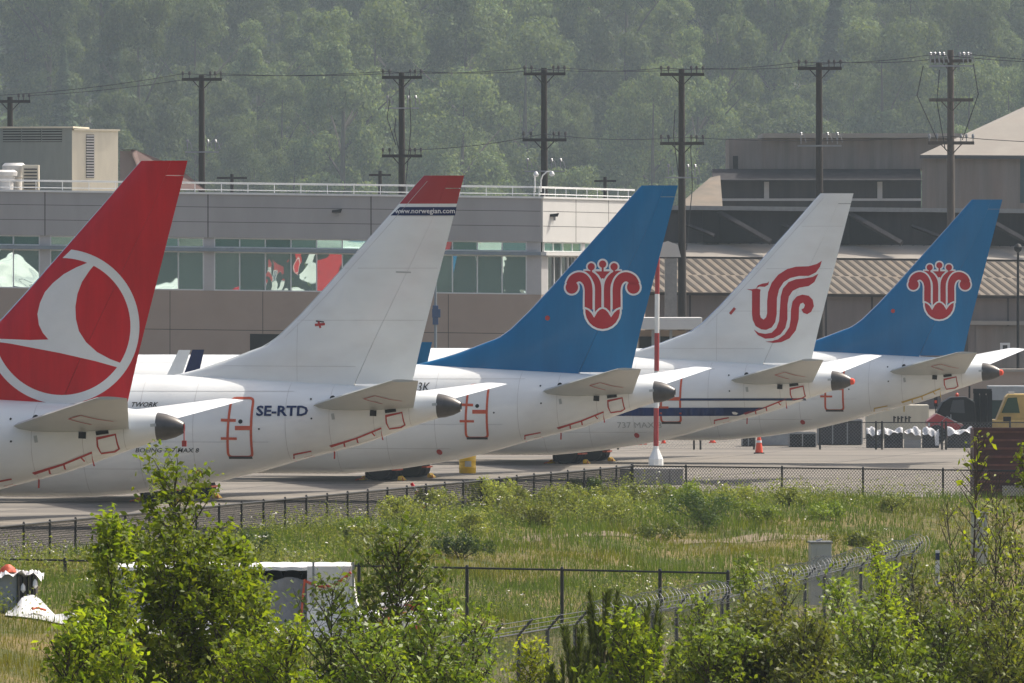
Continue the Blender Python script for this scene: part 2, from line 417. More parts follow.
def bay(W_, t0, t1, n, z0, z1, glass, rec=.12):
    fr = MB(); w = .075
    W_.box(fr, t0, t1, z0, z0 + .07, -rec, .0); W_.box(fr, t0, t1, z1 - .07, z1, -rec, .0)
    for i in range(n + 1):
        t = t0 + (t1 - t0) * i / n; t = min(max(t, t0 + w / 2), t1 - w / 2)
        W_.box(fr, t - w / 2, t + w / 2, z0 + .072, z1 - .072, -rec, -.004)
    f = tobj(fr, 'window', M['mullion'])
    for i in range(1):
        g_ = MB()
        for j in range(n):       # each pane hangs slightly out of true, as float glass does
            pa, pb = t0 + (t1 - t0) * j / n + .012, t0 + (t1 - t0) * (j + 1) / n - .012; c_, s_, q_ = -rec + .04, rnd.uniform(-.022, .022), rnd.uniform(-.012, .014)
            g_.add([W_.p(t, z, c_ + (1 if t == pb else -1) * s_ + (1 if z < (z0 + z1) / 2 else -1) * q_ + bow) for t, z, bow in
                    ((pa, z0 + .01, 0), (pb, z0 + .01, 0), (pb, z1 - .01, 0), (pa, z1 - .01, 0))], [(0, 1, 2, 3)])
            g_.add([W_.p(t, z, -rec - .25) for t, z in ((pa, z0), (pb, z0), (pb, z1), (pa, z1))], [(0, 1, 2, 3)])
        tobj(g_, 'glass', glass, f)
def px_bays(W_, lst, glass_lo, glass_up):
    for x0, x1, n in lst:
        ta, tb = sorted((W_.t(x0), W_.t(x1)))
        bay(W_, ta, tb, n, Z0, Z1, glass_lo); bay(W_, ta, tb, n, Z2, Z3, glass_up)
px_bays(WF, [(-40, 40, 3), (50, 204, 6), (214, 368, 6), (378, 527, 6)], M['terminal_glass'], M['upper_glass'])
for x0, x1 in ((40, 50), (204, 214), (368, 378), (527, 541)):
    pr = MB(); ta, tb = sorted((WF.t(x0), WF.t(x1))); WF.box(pr, max(ta, .003), tb, Z0 + .003, Z3 - .003, -.5, .02); tobj(pr, 'pier', M['pier'])
bay(WR, 1.0, 6.2, 5, Z0 - 1.2 + 1.2, Z1, M['dark_glass']); bay(WR, .45, 6.2, 4, Z2, Z3, M['upper_glass'])
bay(WR, 6.6, 12, 5, Z0, Z1, M['dark_glass']); bay(WR, 6.6, 12, 4, Z2, Z3, M['upper_glass'])
pr = MB(); WR.box(pr, .01, .95, Z0 + .003, Z1 - .003, -.5, .02); tobj(pr, 'pier', M['pier']); pr = MB(); WR.box(pr, 6.2, 6.6, Z0 + .003, Z3 - .003, -.5, .02); tobj(pr, 'pier', M['pier'])
rf = MB()
q = [WF.p(0, Z4 - .3, -.3), WF.p(LEFT, Z4 - .3, -.3), (WF.p(LEFT, 0)[0], DT + 32, Z4), (WR.p(RIGHT, 0)[0] - 1, DT + 32, Z4 - .3), WR.p(RIGHT, Z4 - .3, -.3)]
rf.add(q, [(0, 1, 2, 3, 4)]); tobj(rf, 'roof', M['roof_pale'])
dv = MB()   # dark door opening in the base wall
ta, tb = sorted((WF.t(250), WF.t(281))); WF.box(dv, ta, tb, 0.1, WF.z(265, 334), -.3, .02); tobj(dv, 'door', M['opening'])

# roof railing
rl = MB(); posts = []
for W_, TL in ((WF, LEFT), (WR, 15.5)):
    for z in (.28, .66, .72): rl.tube([W_.p(0.1, Z4 + z, -.5), W_.p(TL, Z4 + z, -.5)], .03, 6)
    for t in np.arange(.1, TL, 1.6): rl.tube([W_.p(t, Z4 + .1, -.5), W_.p(t, Z4 + .72, -.5)], .025, 6)
tag(rl.build('roof_railing', M['rail_white']), 'thin white pipe railing along the roof edge of the concourse', 'railing')

# wall fittings: cameras/floodlights
def wall_fitting(W_, px, py, label):
    t = W_.t(px); z = W_.z(px, py); q = Vector(W_.p(t, z, .12))
    e = empty('wall_floodlight', q, 0, label, 'floodlight', 'floodlights on the concourse wall')
    b = MB(); b.box((0, -.18, .10), (.10, .36, .10)); b.box((0, -.02, .0), (.22, .05, .3)); b.build('bracket', M['steel'], e)
    b = MB(); b.prism([(-.30, .08), (.24, .08), (.32, .30), (-.30, .22)], 'y', -.55, -.25); b.build('lamp_head', M['black'], e)
wall_fitting(WF, 337, 214, 'small dark floodlight on the shaded grey wall between the red and white fins')
wall_fitting(WR, 552, 218, 'small dark floodlight on the sunlit white end wall of the concourse')

# roof lamps by the corner
for px, flip, lab in ((535, 1, 'left of the two white gooseneck lamps on the concourse roof corner'), (541, -1, 'right, longer-armed one of the two white gooseneck lamps on the concourse roof corner')):
    b0 = P(px, 192, DT + .7); L = empty('roof_lamp', (b0.x, b0.y, b0.z), 0, lab, 'lamp', 'gooseneck lamps on the concourse roof')
    H = 1.15; p_ = MB()
    path = [(0, 0, 0), (0, 0, .7)]
    if flip > 0: path += [(-.02, 0, 1.0), (0.0, 0, H), (0.06, -.2, H + .02)]; hd = (.06, -.25, H - .08)
    else: path += [(.1, 0, 1.0), (.35, -.1, H + .08), (.6, -.1, H + .1)]; hd = (.66, -.1, H - .06)
    p_.tube(path, .045, 8); p_.build('lamp_arm', M['rail_white'], L, smooth=True)
    h = MB(); h.lathe([(.03, .18), (.10, .12), (.17, -.02), (.14, -.10), (.02, -.14)], hd, 12); h.build('lamp_head', M['insulator'], L, smooth=True)

# rooftop plant room
def uprightbox(name, label, cat): pass
dp = 572.0
a_ = P(-8, 0, dp); b_ = P(72, 0, dp)
PF = Wall((b_.x, b_.y), 0); PF.e = Vector((-math.cos(.2), -math.sin(.2) * -1, 0)); PF.n = Vector((-math.sin(.2), -math.cos(.2), 0))
PF.e = Vector((-math.cos(.2), math.sin(.2), 0))
PR = Wall((b_.x, b_.y), 0); an = math.radians(38); PR.e = Vector((math.cos(an), math.sin(an), 0)); PR.n = Vector((PR.e.y, -PR.e.x, 0))
plant = empty('rooftop_plant_room', (b_.x, b_.y, Z4), 0, 'boxy plant room with louvres, shaded grey front and sunlit cream side, on the concourse roof', 'plant room')
zt = CH - (128 - HY) / F * dp; zr = CH - (132 - HY) / F * dp
def pobj(mb, name, m, par=None):
    o = mb.build(name, m); o.parent = par or plant; o.location = -Vector(plant.location); return o
tl = PF.t(-8); tr = PR.t(118)
mb = MB(); PF.box(mb, 0, tl, Z4 - .2, zt, -5, 0); pobj(mb, 'front_wall', M['plant_shaded'])  # front coloured dark as the shaded face, side cream as the lit one
mb = MB(); PR.box(mb, .003, tr, Z4 - .2, zt - .15, -4, 0.003); pobj(mb, 'side_wall', M['cream'])
mb = MB(); PF.box(mb, -.1, tl, zt + .003, zt + .1, -4, .1); PR.box(mb, .1, tr + .1, zt - .147, zt - .05, -4, .1); pobj(mb, 'roof_edge', M['cream'])
def louvre(Wl, x0, x1, y0, y1, n, vert=False):
    ta, tb = sorted((Wl.t(x0), Wl.t(x1))); xm = (x0 + x1) / 2
    za, zb = Wl.z(xm, y1), Wl.z(xm, y0)
    mb = MB(); Wl.box(mb, ta, tb, za, zb, -.1, .01); L = pobj(mb, 'louvre', M['opening'])
    sl = MB()
    for i in range(n):
        z = za + (zb - za) * (i + .5) / n; h = (zb - za) / n * .28
        Wl.box(sl, ta, tb, z - h, z + h, .012, .07)
    o = pobj(sl, 'slat', M['plant_shaded'] if Wl is PF else M['pier'])
    o.parent = L; o.location = (0, 0, 0)
louvre(PF, 3, 21, 129, 142, 5); louvre(PF, 22, 41, 129, 142, 5); louvre(PF, 42, 62, 129, 142, 5)
louvre(PR, 86, 94, 134.5, 178, 16)

# rooftop fan units
def fan_unit(px, py0, py1, w, d, label, square=False):
    b0 = P(px, py1, d); zt_ = CH - (py0 - HY) / F * d; h = zt_ - b0.z
    e = empty('rooftop_fan_unit', b0, 0, label, 'air handler', 'white fan units on the concourse roof')
    c = MB()
    if square:
        c.box((0, 0, h / 2), (w, w, h)); c.build('housing', M['cream'], e, bevel=.03)
        s_ = MB()
        for i in range(7): s_.box((0, -w / 2 - .03, h * (.12 + .12 * i)), (w * .8, .05, h * .05))
        s_.build('louvre', M['joint'], e)
    else:
        c.lathe([(w * .36, 0), (w * .36, h * .45), (w * .42, h * .5), (w * .42, h * .78)], (0, 0, 0), 20); c.build('housing', M['white_panel'], e, smooth=True)
        k = MB(); k.lathe([(w * .5, h * .72), (w * .52, h * .9), (w * .4, h), (.02, h)], (0, 0, 0), 20); k.build('cap', M['white_panel'], e, smooth=True)
fan_unit(4, 170, 191, 1.6, 566, 'short round white fan unit at the left edge of the concourse roof')
fan_unit(14, 163, 191, 1.4, 568, 'tallest round white fan unit in front of the plant room')
fan_unit(31, 165, 192, 1.0, 567, 'square cream unit with a louvred face beside the round roof fans', True)

# gable roof piece behind the roof
g0 = P(160, 190, 590); sh = empty('gable_roof_shed', (g0.x, g0.y, g0.z), 0, 'small reddish gable roof showing behind the red fin tip', 'shed')
k = 590 / F
mb = MB(); mb.prism([((120 - 160) * k, 0), ((148 - 160) * k, 0), ((132 - 160) * k, (190 - 151) * k), ((120 - 160) * k, (190 - 151) * k)], 'y', 0, 4); mb.build('wall', M['brown_wall'], sh)
mb = MB(); mb.add([((130.5 - 160) * k, -.3, (190 - 150) * k), ((147 - 160) * k, -.3, 0), ((205 - 160) * k, 1.5, 0), ((176 - 160) * k, 2.0, (190 - 166) * k), ((135 - 160) * k, 2.2, (190 - 150) * k)], [(0, 1, 2, 3, 4)])
mb.add([((120 - 160) * k, -.3, (191.5 - 151) * k), ((135 - 160) * k, -.3, (191.5 - 151) * k), ((135 - 160) * k, 4, (191.5 - 151) * k), ((120 - 160) * k, 4, (191.5 - 151) * k)], [(0, 1, 2, 3)])
mb.build('roof', M['red_roof'], sh)

# --- workshop with clerestory and ribbed roof
DW = 600.0
def Wz(py, d): return CH - (py - HY) / F * d
SLW = -.0095
ws = empty('workshop_building', (P(690, 0, DW).x, DW, 0), 0, 'long low brown workshop with dark clerestory and pale ribbed roof behind the white fin', 'building')
WW = Wall((P(690, 0, DW).x, DW), 0, SLW); WW.e = Vector((1, 0, 0)); WW.n = Vector((0, -1, 0))
def wobj(mb, name, m, par=None, **kw):
    o = mb.build(name, m, **kw); o.parent = par or ws; o.location = -Vector(ws.location) if par is None else (0, 0, 0); return o
ta, tb = WW.t(612), WW.t(1080)
z_e = Wz(293, DW); DC = DW + 9.0; z_b = Wz(243, DC); z_m = Wz(258, DW + 6.2)
mb = MB(); WW.box(mb, ta, tb, -.1, z_e, -9, 0, 0)
for px in (690, 732, 776, 826, 872, 915, 961, 1008): t = WW.t(px); WW.box(mb, t - .06, t + .06, 0, z_e - .05, 0, .05, 1)
wobj(mb, 'wall', [M['brown_wall'], M['joint']])
mb = MB()
mb.add([WW.p(ta, z_e + .05, .5), WW.p(tb, z_e + .05, .5), WW.p(tb, z_m, -6.2), WW.p(ta, z_m, -6.2)], [(0, 1, 2, 3)], 0)
mb.add([WW.p(ta, z_m + .004, -6.2), WW.p(tb, z_m + .004, -6.2), WW.p(tb, z_b, -9.0), WW.p(ta, z_b, -9.0)], [(0, 1, 2, 3)], 2)
mb.add([WW.p(ta, z_e - .15, .5), WW.p(tb, z_e - .15, .5), WW.p(tb, z_e + .05, .5), WW.p(ta, z_e + .05, .5)], [(0, 1, 2, 3)], 1)
roof = wobj(mb, 'roof', [M['roof_tan'], M['roof_brown'], M['roof_pale']])
# slanted ribs in two rows, one mesh: surface pattern of the roof
mb = MB(); pitch = .62
for row, (u0, u1) in enumerate(((.01, .49), (.52, .99))):
    for i in range(int((tb - ta) / pitch)):
        t = ta + i * pitch + row * .3
        def q(tt, u, h): # point on lower roof
            n = .5 + (-6.7) * u; return WW.p(tt, z_e + .05 + (z_m - z_e - .05) * u + h, n)
        sh_ = 1.25; w = .27
        lo = [q(t + sh_, u0, 0), q(t + sh_ + w, u0, 0), q(t + w, u1, 0), q(t, u1, 0)]
        hi = [q(t + sh_, u0, .025), q(t + sh_ + w, u0, .025), q(t + w, u1, .025), q(t, u1, .025)]
        mb.add(lo + hi, [(4, 5, 6, 7), (0, 1, 5, 4), (1, 2, 6, 5), (2, 3, 7, 6), (3, 0, 4, 7)])
WW.box(mb, ta, tb, z_m - .02, z_m + .10, -6.35, -6.1)
o = wobj(mb, 'rib', M['roof_brown'], roof)
# clerestory
z_c = Wz(210, DC)
mb = MB(); WW.box(mb, ta, tb, z_b - .3, z_c, -14, -9, 0)
for i, px in enumerate(np.arange(688, 1080, 11)): t = WW.t(px); WW.box(mb, t - .05, t + .05, z_b - .1, z_c - .05, -9, -8.93, 0)
wobj(mb, 'clerestory', M['dark_wall'])
mb = MB(); WW.box(mb, ta, tb, z_c + .003, z_c + .28, -14, -8.4); wobj(mb, 'roof_edge', M['galv'])
for px in (721, 853, 985):
    for off, dx in ((0, 55),):
        mb = MB(); A = Vector(WW.p(WW.t(px), z_c - .1, -8.75)); Bq = Vector(WW.p(WW.t(px + 53), z_b + .1, -6.9))
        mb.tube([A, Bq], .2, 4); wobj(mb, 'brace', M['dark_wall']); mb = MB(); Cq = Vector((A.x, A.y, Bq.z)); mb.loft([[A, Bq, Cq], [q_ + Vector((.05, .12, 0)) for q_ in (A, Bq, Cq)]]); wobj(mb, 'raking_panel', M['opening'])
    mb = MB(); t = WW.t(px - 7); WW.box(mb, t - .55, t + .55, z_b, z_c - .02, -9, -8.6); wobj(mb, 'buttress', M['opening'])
for px in (687, 786, 918):
    mb = MB(); A = Vector(WW.p(WW.t(px), z_c - .9, -8.75)); Bq = Vector(WW.p(WW.t(px + 30), z_b + .5, -7.6))
    mb.tube([A, Bq], .13, 4); wobj(mb, 'brace', M['dark_wall'])
# door frame and openings at the right end
def wdoor(x0, x1, y0, y1, m):
    mb = MB(); xm = (x0 + x1) / 2; WW.box(mb, WW.t(x0), WW.t(x1), WW.z(xm, y1), WW.z(xm, y0), 0, .08); return wobj(mb, 'door', m)
wdoor(976, 1060, 326, 409, M['hangar_wall']); wdoor(893, 903, 316, 409, M['opening']); wdoor(960, 968, 330, 409, M['joint'])
mb = MB(); WW.box(mb, WW.t(970), WW.t(1060), WW.z(1000, 325), WW.z(1000, 321), 0, .6); wobj(mb, 'canopy', M['roof_pale'])
mb = MB(); sx = WW.t(1000); s0 = Vector(WW.p(sx, WW.z(1000, 353), .09))
sg = empty('notice_board', s0, 0, 'small white notice with a dark square on the brown hangar door', 'notice')
b = MB(); b.box((.32, -.03, .33), (.64, .05, .66)); b.build('panel', M['decal_white'], sg)
b = MB(); b.box((.32, -.06, .36), (.3, .02, .3)); b.build('picture', M['dark_wall'], sg)

# --- long flat building behind
DL = 720.0; kk = DL / F
lb = empty('flat_roof_building', (P(728, 0, DL).x, DL, 0), 0, 'long flat-roofed tan and dark building below the wooded hill', 'building')
def lrect(mb, x0, x1, y0, y1, n0, n1, mi=0):
    mb.box((((x0 + x1) / 2 - 728) * kk, -(n0 + n1) / 2, (Wz(y0, DL) + Wz(y1, DL)) / 2), ((x1 - x0) * kk, abs(n1 - n0), (y1 - y0) * kk), 0, mi)
mb = MB(); lrect(mb, 729, 975, 138.5, 169, -12, 0); lrect(mb, 735, 975, 155, 168.5, 0, .02)
for x in range(738, 975, 26): lrect(mb, x, x + 1, 155.5, 168, .02, .05)
mb.build('upper_wall', M['hangar_wall'], lb)
mb = MB(); lrect(mb, 762, 985, 133.5, 138, -13, 1.0); mb.build('roof', M['roof_pale'], lb)
mb = MB(); lrect(mb, 733, 738, 156, 169, .05, .09); mb.build('window', M['opening'], lb)
mb = MB(); lrect(mb, 716, 920, 180, 400, -10, 1.5); mb.build('lower_wall', M['dark_wall'], lb)
mb = MB(); mb.prism([(Y_, Z_) for Y_, Z_ in ((0, Wz(169, DL)), (-2.6, Wz(180, DL)), (-2.6, Wz(181.5, DL)), (0, Wz(172, DL)))], 'x', (712 - 728) * kk, (920 - 728) * kk); mb.build('awning', M['dark_wall'], lb)
for x0, x1 in ((717, 763), (769, 876), (882, 920)):
    mb = MB(); lrect(mb, x0, x1, 182, 198, 1.5, 1.55); mb.build('bay_opening', M['opening'] if False else M['dark_wall'], lb)
mb = MB()
for x0, x1 in ((763.5, 768.5), (876.5, 881.5)): lrect(mb, x0, x1, 182, 199, 1.5, 1.75)
lrect(mb, 716, 920, 198.6, 201, 1.5, 1.8); mb.build('pilaster', M['pier'], lb)
# tan gable to the left of it
tg = empty('tan_roof_shed', (P(700, 0, 680).x, 680, 0), 0, 'tan sloping roof of a shed seen right of the nearer blue fin', 'shed'); k2 = 680 / F
mb = MB(); mb.add([((676 - 700) * k2, -2, Wz(207, 680)), ((722 - 700) * k2, -2, Wz(207, 680)), ((722 - 700) * k2, 6, Wz(176, 690)), ((712 - 700) * k2, 6, Wz(178, 690))], [(0, 1, 2, 3)]); mb.build('roof', M['roof_tan'], tg)
mb = MB(); mb.box((0, 2, Wz(207, 680) / 2 - .1), (46 * k2, 7, Wz(207, 680) - .2)); mb.build('wall', M['brown_wall'], tg)

# --- big gabled hangar on the right
DH = 665.0; k3 = DH / F
hg = empty('gabled_hangar', (P(922, 0, DH).x, DH, 0), -.055, 'big pale gabled hangar with streaked tan wall at the right edge', 'hangar')
def hx(px): return (px - 922) * k3
mb = MB(); mb.box(((hx(1130)) / 2, 12, Wz(156, DH) / 2), (hx(1130), 24, Wz(156, DH))); mb.build('wall', M['hangar_wall'], hg)
mb = MB(); e_ = Wz(155, DH)
rv = [(hx(920), -.6, e_), (hx(1045), -.6, e_), (hx(1045), 10, Wz(97, DH + 10)), ]
mb.add([(hx(920), -.6, e_), (hx(1132), -.6, e_ - .1), (hx(1132), 12, Wz(60, DH)), (hx(1050), 12, Wz(95, DH + 12))], [(0, 1, 2, 3)])
mb.add([(hx(920), -.6, e_), (hx(1050), 12, Wz(95, DH + 12)), (hx(1050), 24.6, Wz(95, DH + 12)), (hx(920), 24.6, e_)], [(0, 1, 2, 3)])
mb.add([(hx(920), -.6, e_ - .25), (hx(1132), -.6, e_ - .35), (hx(1132), -.6, e_ - .1), (hx(920), -.6, e_)], [(0, 1, 2, 3)], 1)
mb.build('roof', [M['roof_pale'], M['dark_beam']], hg)
mb = MB(); mb.box((hx(1022), -.03, Wz(180, DH)), (4 * k3, .06, 46 * k3)); mb.build('door', mat('teal_door', (.05, .09, .10), .6), hg)

# --- white flat canopy shelter between the fins
DS = 545.0; k4 = DS / F
sh2 = empty('white_shelter', (P(667, 0, DS).x, DS, 0), 0, 'low shelter with a white fascia and tan posts behind the red-white pole', 'shelter')
mb = MB(); mb.box((0, 2, Wz(323.5, DS)), (70 * k4, 5, 12 * k4)); mb.build('roof', M['white_panel'], sh2, bevel=.04)
mb = MB(); mb.box((-8 * k4, 3.4, Wz(329, DS) / 2 - .05), (56 * k4, 1.5, Wz(329, DS) - .1)); mb.build('wall', M['tan_wall'], sh2)
for x in (-33, -14, -8, 4, 33):
    mb = MB(); mb.box((x * k4, .3, Wz(330, DS) / 2), (.16 if x != -33 else .5, .16, Wz(330, DS))); mb.build('post', M['cream'] if x in (-33, 33) else M['steel'], sh2)
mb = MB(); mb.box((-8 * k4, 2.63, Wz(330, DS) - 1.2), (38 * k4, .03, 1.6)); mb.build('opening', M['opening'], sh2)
# white tent roof left of the dark pole
tt = P(674, 257, 585); tn = empty('white_vent_hood', (tt.x, tt.y, 0), 0, 'white sloping vent hood between the nearer blue fin and the dark pole', 'vent hood'); k5 = 585 / F
mb = MB(); mb.prism([(-14 * k5, Wz(257, 585)), (7 * k5, Wz(257, 585)), (4 * k5, Wz(245, 585)), (-6 * k5, Wz(241, 585)), (-12 * k5, Wz(243, 585))], 'y', 0, 1.5); mb.build('hood', M['white_panel'], tn)
mb = MB(); mb.box((-3 * k5, .75, Wz(257, 585) / 2 - .05), (12 * k5, 1.2, Wz(257, 585) - .1)); mb.build('duct', M['galv'], tn)
# ------------------------------------------------------------------ airliners (local frame: x to the nose, y to the left wing, z up, origin on the apron under the tail tip)
TH = math.radians(12.2); CT, ST = math.cos(TH), math.sin(TH)
class Place:
    def __init__(s, tip_px, sc): s.d = F / sc; s.X = (tip_px - 512) / F * s.d
    def uz(s, px, py, v=0.0):
        """local x and z of the point seen at px, py on the plane y = v"""
        k = px - 512
        u = (F * (s.X - v * ST) - k * (s.d - v * CT)) / (k * ST + F * CT)
        Y = s.d + u * ST - v * CT
        return u, CH - (py - HY) / F * Y
N = Place(461, 29.0)
PL = {'turk': Place(184, 33.5), 'norw': N, 'cs1': Place(675, 26.0), 'ac': Place(851, 23.6), 'cs2': Place(1000, 21.7)}

def curve(xk, yk, win=.5):
    g = np.arange(-2, 44, .05); y = np.interp(g, xk, yk); n = int(win / .05) | 1
    if n > 1:
        ker = np.hanning(n + 2)[1:-1]; ker /= ker.sum(); y = np.convolve(np.pad(y, n // 2, mode='edge'), ker, 'valid')
    return lambda u: np.interp(u, g, y)
top = [N.uz(*p) for p in ((437, 393.5), (400, 388), (330, 383.5), (250, 378.5), (180, 375), (130, 374.5))]
bot = [N.uz(*p) for p in ((440, 417.3), (415, 425.6), (359, 445.5), (303, 459.5), (262, 471.5), (220, 481.5), (160, 491), (100, 497))]
ZT, ZB = top[-1][1], bot[-1][1]
zt_f = curve([u for u, z in top] + [30, 34, 35.2, 37.2, 38.6, 39.3, 39.5], [z for u, z in top] + [ZT, ZT - .02, ZT - .12, ZT - .95, ZT - 1.7, ZT - 2.25, ZT - 2.7])
zb_f = curve([u for u, z in bot] + [31, 34, 37, 38.6, 39.3, 39.5], [z for u, z in bot] + [ZB, ZB + .02, ZB + .22, ZB + .55, ZB + .95, ZB + 1.45])
w_f = curve([.75, 2, 4, 6, 8, 10, 12, 14, 31, 34, 36.5, 38.3, 39.2, 39.5], [.37, .72, 1.12, 1.42, 1.65, 1.79, 1.86, 1.88, 1.88, 1.82, 1.5, .98, .5, .12])
U0 = .80
def fus_v(u, z):
    a, b = zt_f(u), zb_f(u); zc, h = (a + b) / 2, (a - b) / 2
    s = (z - zc) / h
    return w_f(u) * math.sqrt(max(0.0, 1 - min(1, s * s)))
def fus_ring(u, n=64, grow=0.0):
    a, b = zt_f(u), zb_f(u); zc, h, w = (a + b) / 2, (a - b) / 2, w_f(u)
    return [(u, (w + grow) * math.sin(2 * math.pi * k / n), zc + (h + grow) * math.cos(2 * math.pi * k / n)) for k in range(n)]

# fin outline: leading edge and trailing edge as u(z)
le_px = [(171, 376), (195, 370), (220, 362.5), (237, 356), (252, 350), (264, 346), (278, 336), (300, 314.5), (324, 288.5), (366, 241), (390, 214), (415.5, 184.5), (423.6, 175.6)]
le = sorted([(z, u) for u, z in (N.uz(*p) for p in le_px)])
te_px = [(464, 176), (422, 340), (412, 384)]
te = sorted([(z, u) for u, z in (N.uz(*p) for p in te_px)])
ZTIP = le[-1][0]; ZROOT = 4.7
le_f = lambda z: float(np.interp(z, [ZROOT] + [a for a, b in le], [le[0][1] + 1.5] + [b for a, b in le]))
def te_f(z):
    (z0, u0), (z1, u1), (z2, u2) = te
    return u2 + (u1 - u2) * (z - z2) / (z1 - z2) if z > z1 else u1 + (u0 - u1) * (z - z1) / (z0 - z1)
_xx = np.linspace(0, 1, 201)
_na = (.2969 * np.sqrt(_xx) - .126 * _xx - .3516 * _xx ** 2 + .2843 * _xx ** 3 - .1036 * _xx ** 4); _na /= _na.max()
def fin_half(z): return float(np.interp(z, [4.5, 5.6, 6.5, 8, 12.3], [.30, .30, .27, .235, .115]))
def fin_v(u, z):
    a, b = te_f(z), le_f(z); c = (b - u) / (b - a)
    if c <= 0 or c >= 1: return 0.0
    # on the long dorsal fillet the section stays thin near its edge
    return fin_half(z) * float(np.interp(c, _xx, _na))

def decal(name, faces, surf, off, m, parent, side=1, step=.22, clip=None):
    """flat outline in (u, z) laid on a surface y = surf(u, z): paint or tape"""
    bm = bmesh.new()
    for f in faces:
        vs = [bm.verts.new((p[0], 0, p[1])) for p in f]
        try: bm.faces.new(vs)
        except ValueError: pass
    bmesh.ops.remove_doubles(bm, verts=bm.verts, dist=1e-5)
    if clip:
        for co, no in clip:
            bmesh.ops.bisect_plane(bm, geom=bm.verts[:] + bm.edges[:] + bm.faces[:], plane_co=co, plane_no=no, clear_outer=True)
    for ax in (0, 2):
        cs = [v.co[ax] for v in bm.verts]
        if not cs: bm.free(); return None
        a = math.ceil(min(cs) / step) * step
        while a < max(cs):
            co = [0, 0, 0]; no = [0, 0, 0]; co[ax] = a; no[ax] = 1
            bmesh.ops.bisect_plane(bm, geom=bm.verts[:] + bm.edges[:] + bm.faces[:], plane_co=co, plane_no=no)
            a += step
    for v in bm.verts: v.co.y = side * (surf(v.co.x, v.co.z) + off)
    bmesh.ops.recalc_face_normals(bm, faces=bm.faces)
    for f in bm.faces:
        if f.normal.y * side < 0: f.normal_flip()
    me = bpy.data.meshes.new(name); bm.to_mesh(me); bm.free(); me.materials.append(m)
    me.polygons.foreach_set('use_smooth', [True] * len(me.polygons))
    o = bpy.data.objects.new(name, me); COL.objects.link(o); o.parent = parent
    return o
def poly_faces(pts):
    tri = tessellate_polygon([[Vector((p[0], p[1], 0)) for p in pts]])
    return [[pts[i] for i in t] for t in tri]
def ribbon_faces(pts, w, closed=False):
    P_ = [Vector((p[0], p[1])) for p in pts]; n = len(P_)
    if not hasattr(w, '__len__'): w = [w] * n
    L = []
    for i in range(n):
        a = P_[(i - 1) % n] if (closed or i > 0) else P_[i]; b = P_[(i + 1) % n] if (closed or i < n - 1) else P_[i]
        t = (b - a); t = t.normalized() if t.length > 1e-9 else Vector((1, 0)); nrm = Vector((-t.y, t.x))
        k = 1.0
        if 0 < i < n - 1 or closed:
            t1 = (P_[i] - a); 
            if t1.length > 1e-9: k = 1 / max(.5, abs(t1.normalized().dot(t)))
        L.append((P_[i] + nrm * w[i] / 2 * k, P_[i] - nrm * w[i] / 2 * k))
    rng = range(n) if closed else range(n - 1)
    return [[tuple(L[i][0]), tuple(L[(i + 1) % n][0]), tuple(L[(i + 1) % n][1]), tuple(L[i][1])] for i in rng]
def disc_faces(c, r, n=28): return poly_faces([(c[0] + r * math.cos(2 * math.pi * k / n), c[1] + r * math.sin(2 * math.pi * k / n)) for k in range(n)])
def smooth_path(pts, w=None, sub=6):
    """Catmull-Rom through the points (and widths)"""
    q = [list(p) + ([w[i]] if w else []) for i, p in enumerate(pts)]; out = []
    for i in range(len(q) - 1):
        p0, p1, p2, p3 = q[max(i - 1, 0)], q[i], q[i + 1], q[min(i + 2, len(q) - 1)]
        for s_ in range(sub):
            t = s_ / sub
            out.append([.5 * (2 * b + (c - a) * t + (2 * a - 5 * b + 4 * c - d) * t * t + (3 * b - a - 3 * c + d) * t ** 3) for a, b, c, d in zip(p0, p1, p2, p3)])
    out.append(q[-1])
    return ([tuple(o[:2]) for o in out], [o[2] for o in out]) if w else [tuple(o) for o in out]
def text_faces(txt, u, z, h, slant=0.0, bold=0.0, squash=1.0, flip=True):
    """letters of cap height h, left end at u (reading runs towards the tail)"""
    cu = bpy.data.curves.new('letters', 'FONT'); cu.body = txt; cu.size = 1.0; cu.shear = slant; cu.offset = bold; cu.resolution_u = 2
    ob = bpy.data.objects.new('letters', cu); COL.objects.link(ob)
    dg = bpy.context.evaluated_depsgraph_get(); dg.update()
    me = ob.evaluated_get(dg).to_mesh()
    k = h / .69
    fs = [[(u - me.vertices[i].co.x * k * squash, z + me.vertices[i].co.y * k) for i in p.vertices] for p in me.polygons]
    wdt = max((v.co.x for v in me.vertices), default=0) * k * squash
    ob.evaluated_get(dg).to_mesh_clear()
    bpy.data.objects.remove(ob); bpy.data.curves.remove(cu)
    return fs, wdt

def fin_paint(name, base, tip=None, ztip=99):
    if tip is None: return base
    m = base.copy(); m.name = name; t = m.node_tree; b = t.nodes['Principled BSDF']
    tc = t.nodes.new('ShaderNodeTexCoord'); sp = t.nodes.new('ShaderNodeSeparateXYZ'); t.links.new(tc.outputs['Object'], sp.inputs[0])
    gt = t.nodes.new('ShaderNodeMath'); gt.operation = 'GREATER_THAN'; gt.inputs[1].default_value = ztip; t.links.new(sp.outputs['Z'], gt.inputs[0])
    old = b.inputs['Base Color'].links[0].from_socket
    mx = t.nodes.new('ShaderNodeMix'); mx.data_type = 'RGBA'; mx.inputs[7].default_value = (*tip, 1)
    t.links.new(gt.outputs[0], mx.inputs[0]); t.links.new(old, mx.inputs[6]); t.links.new(mx.outputs[2], b.inputs['Base Color'])
    return m

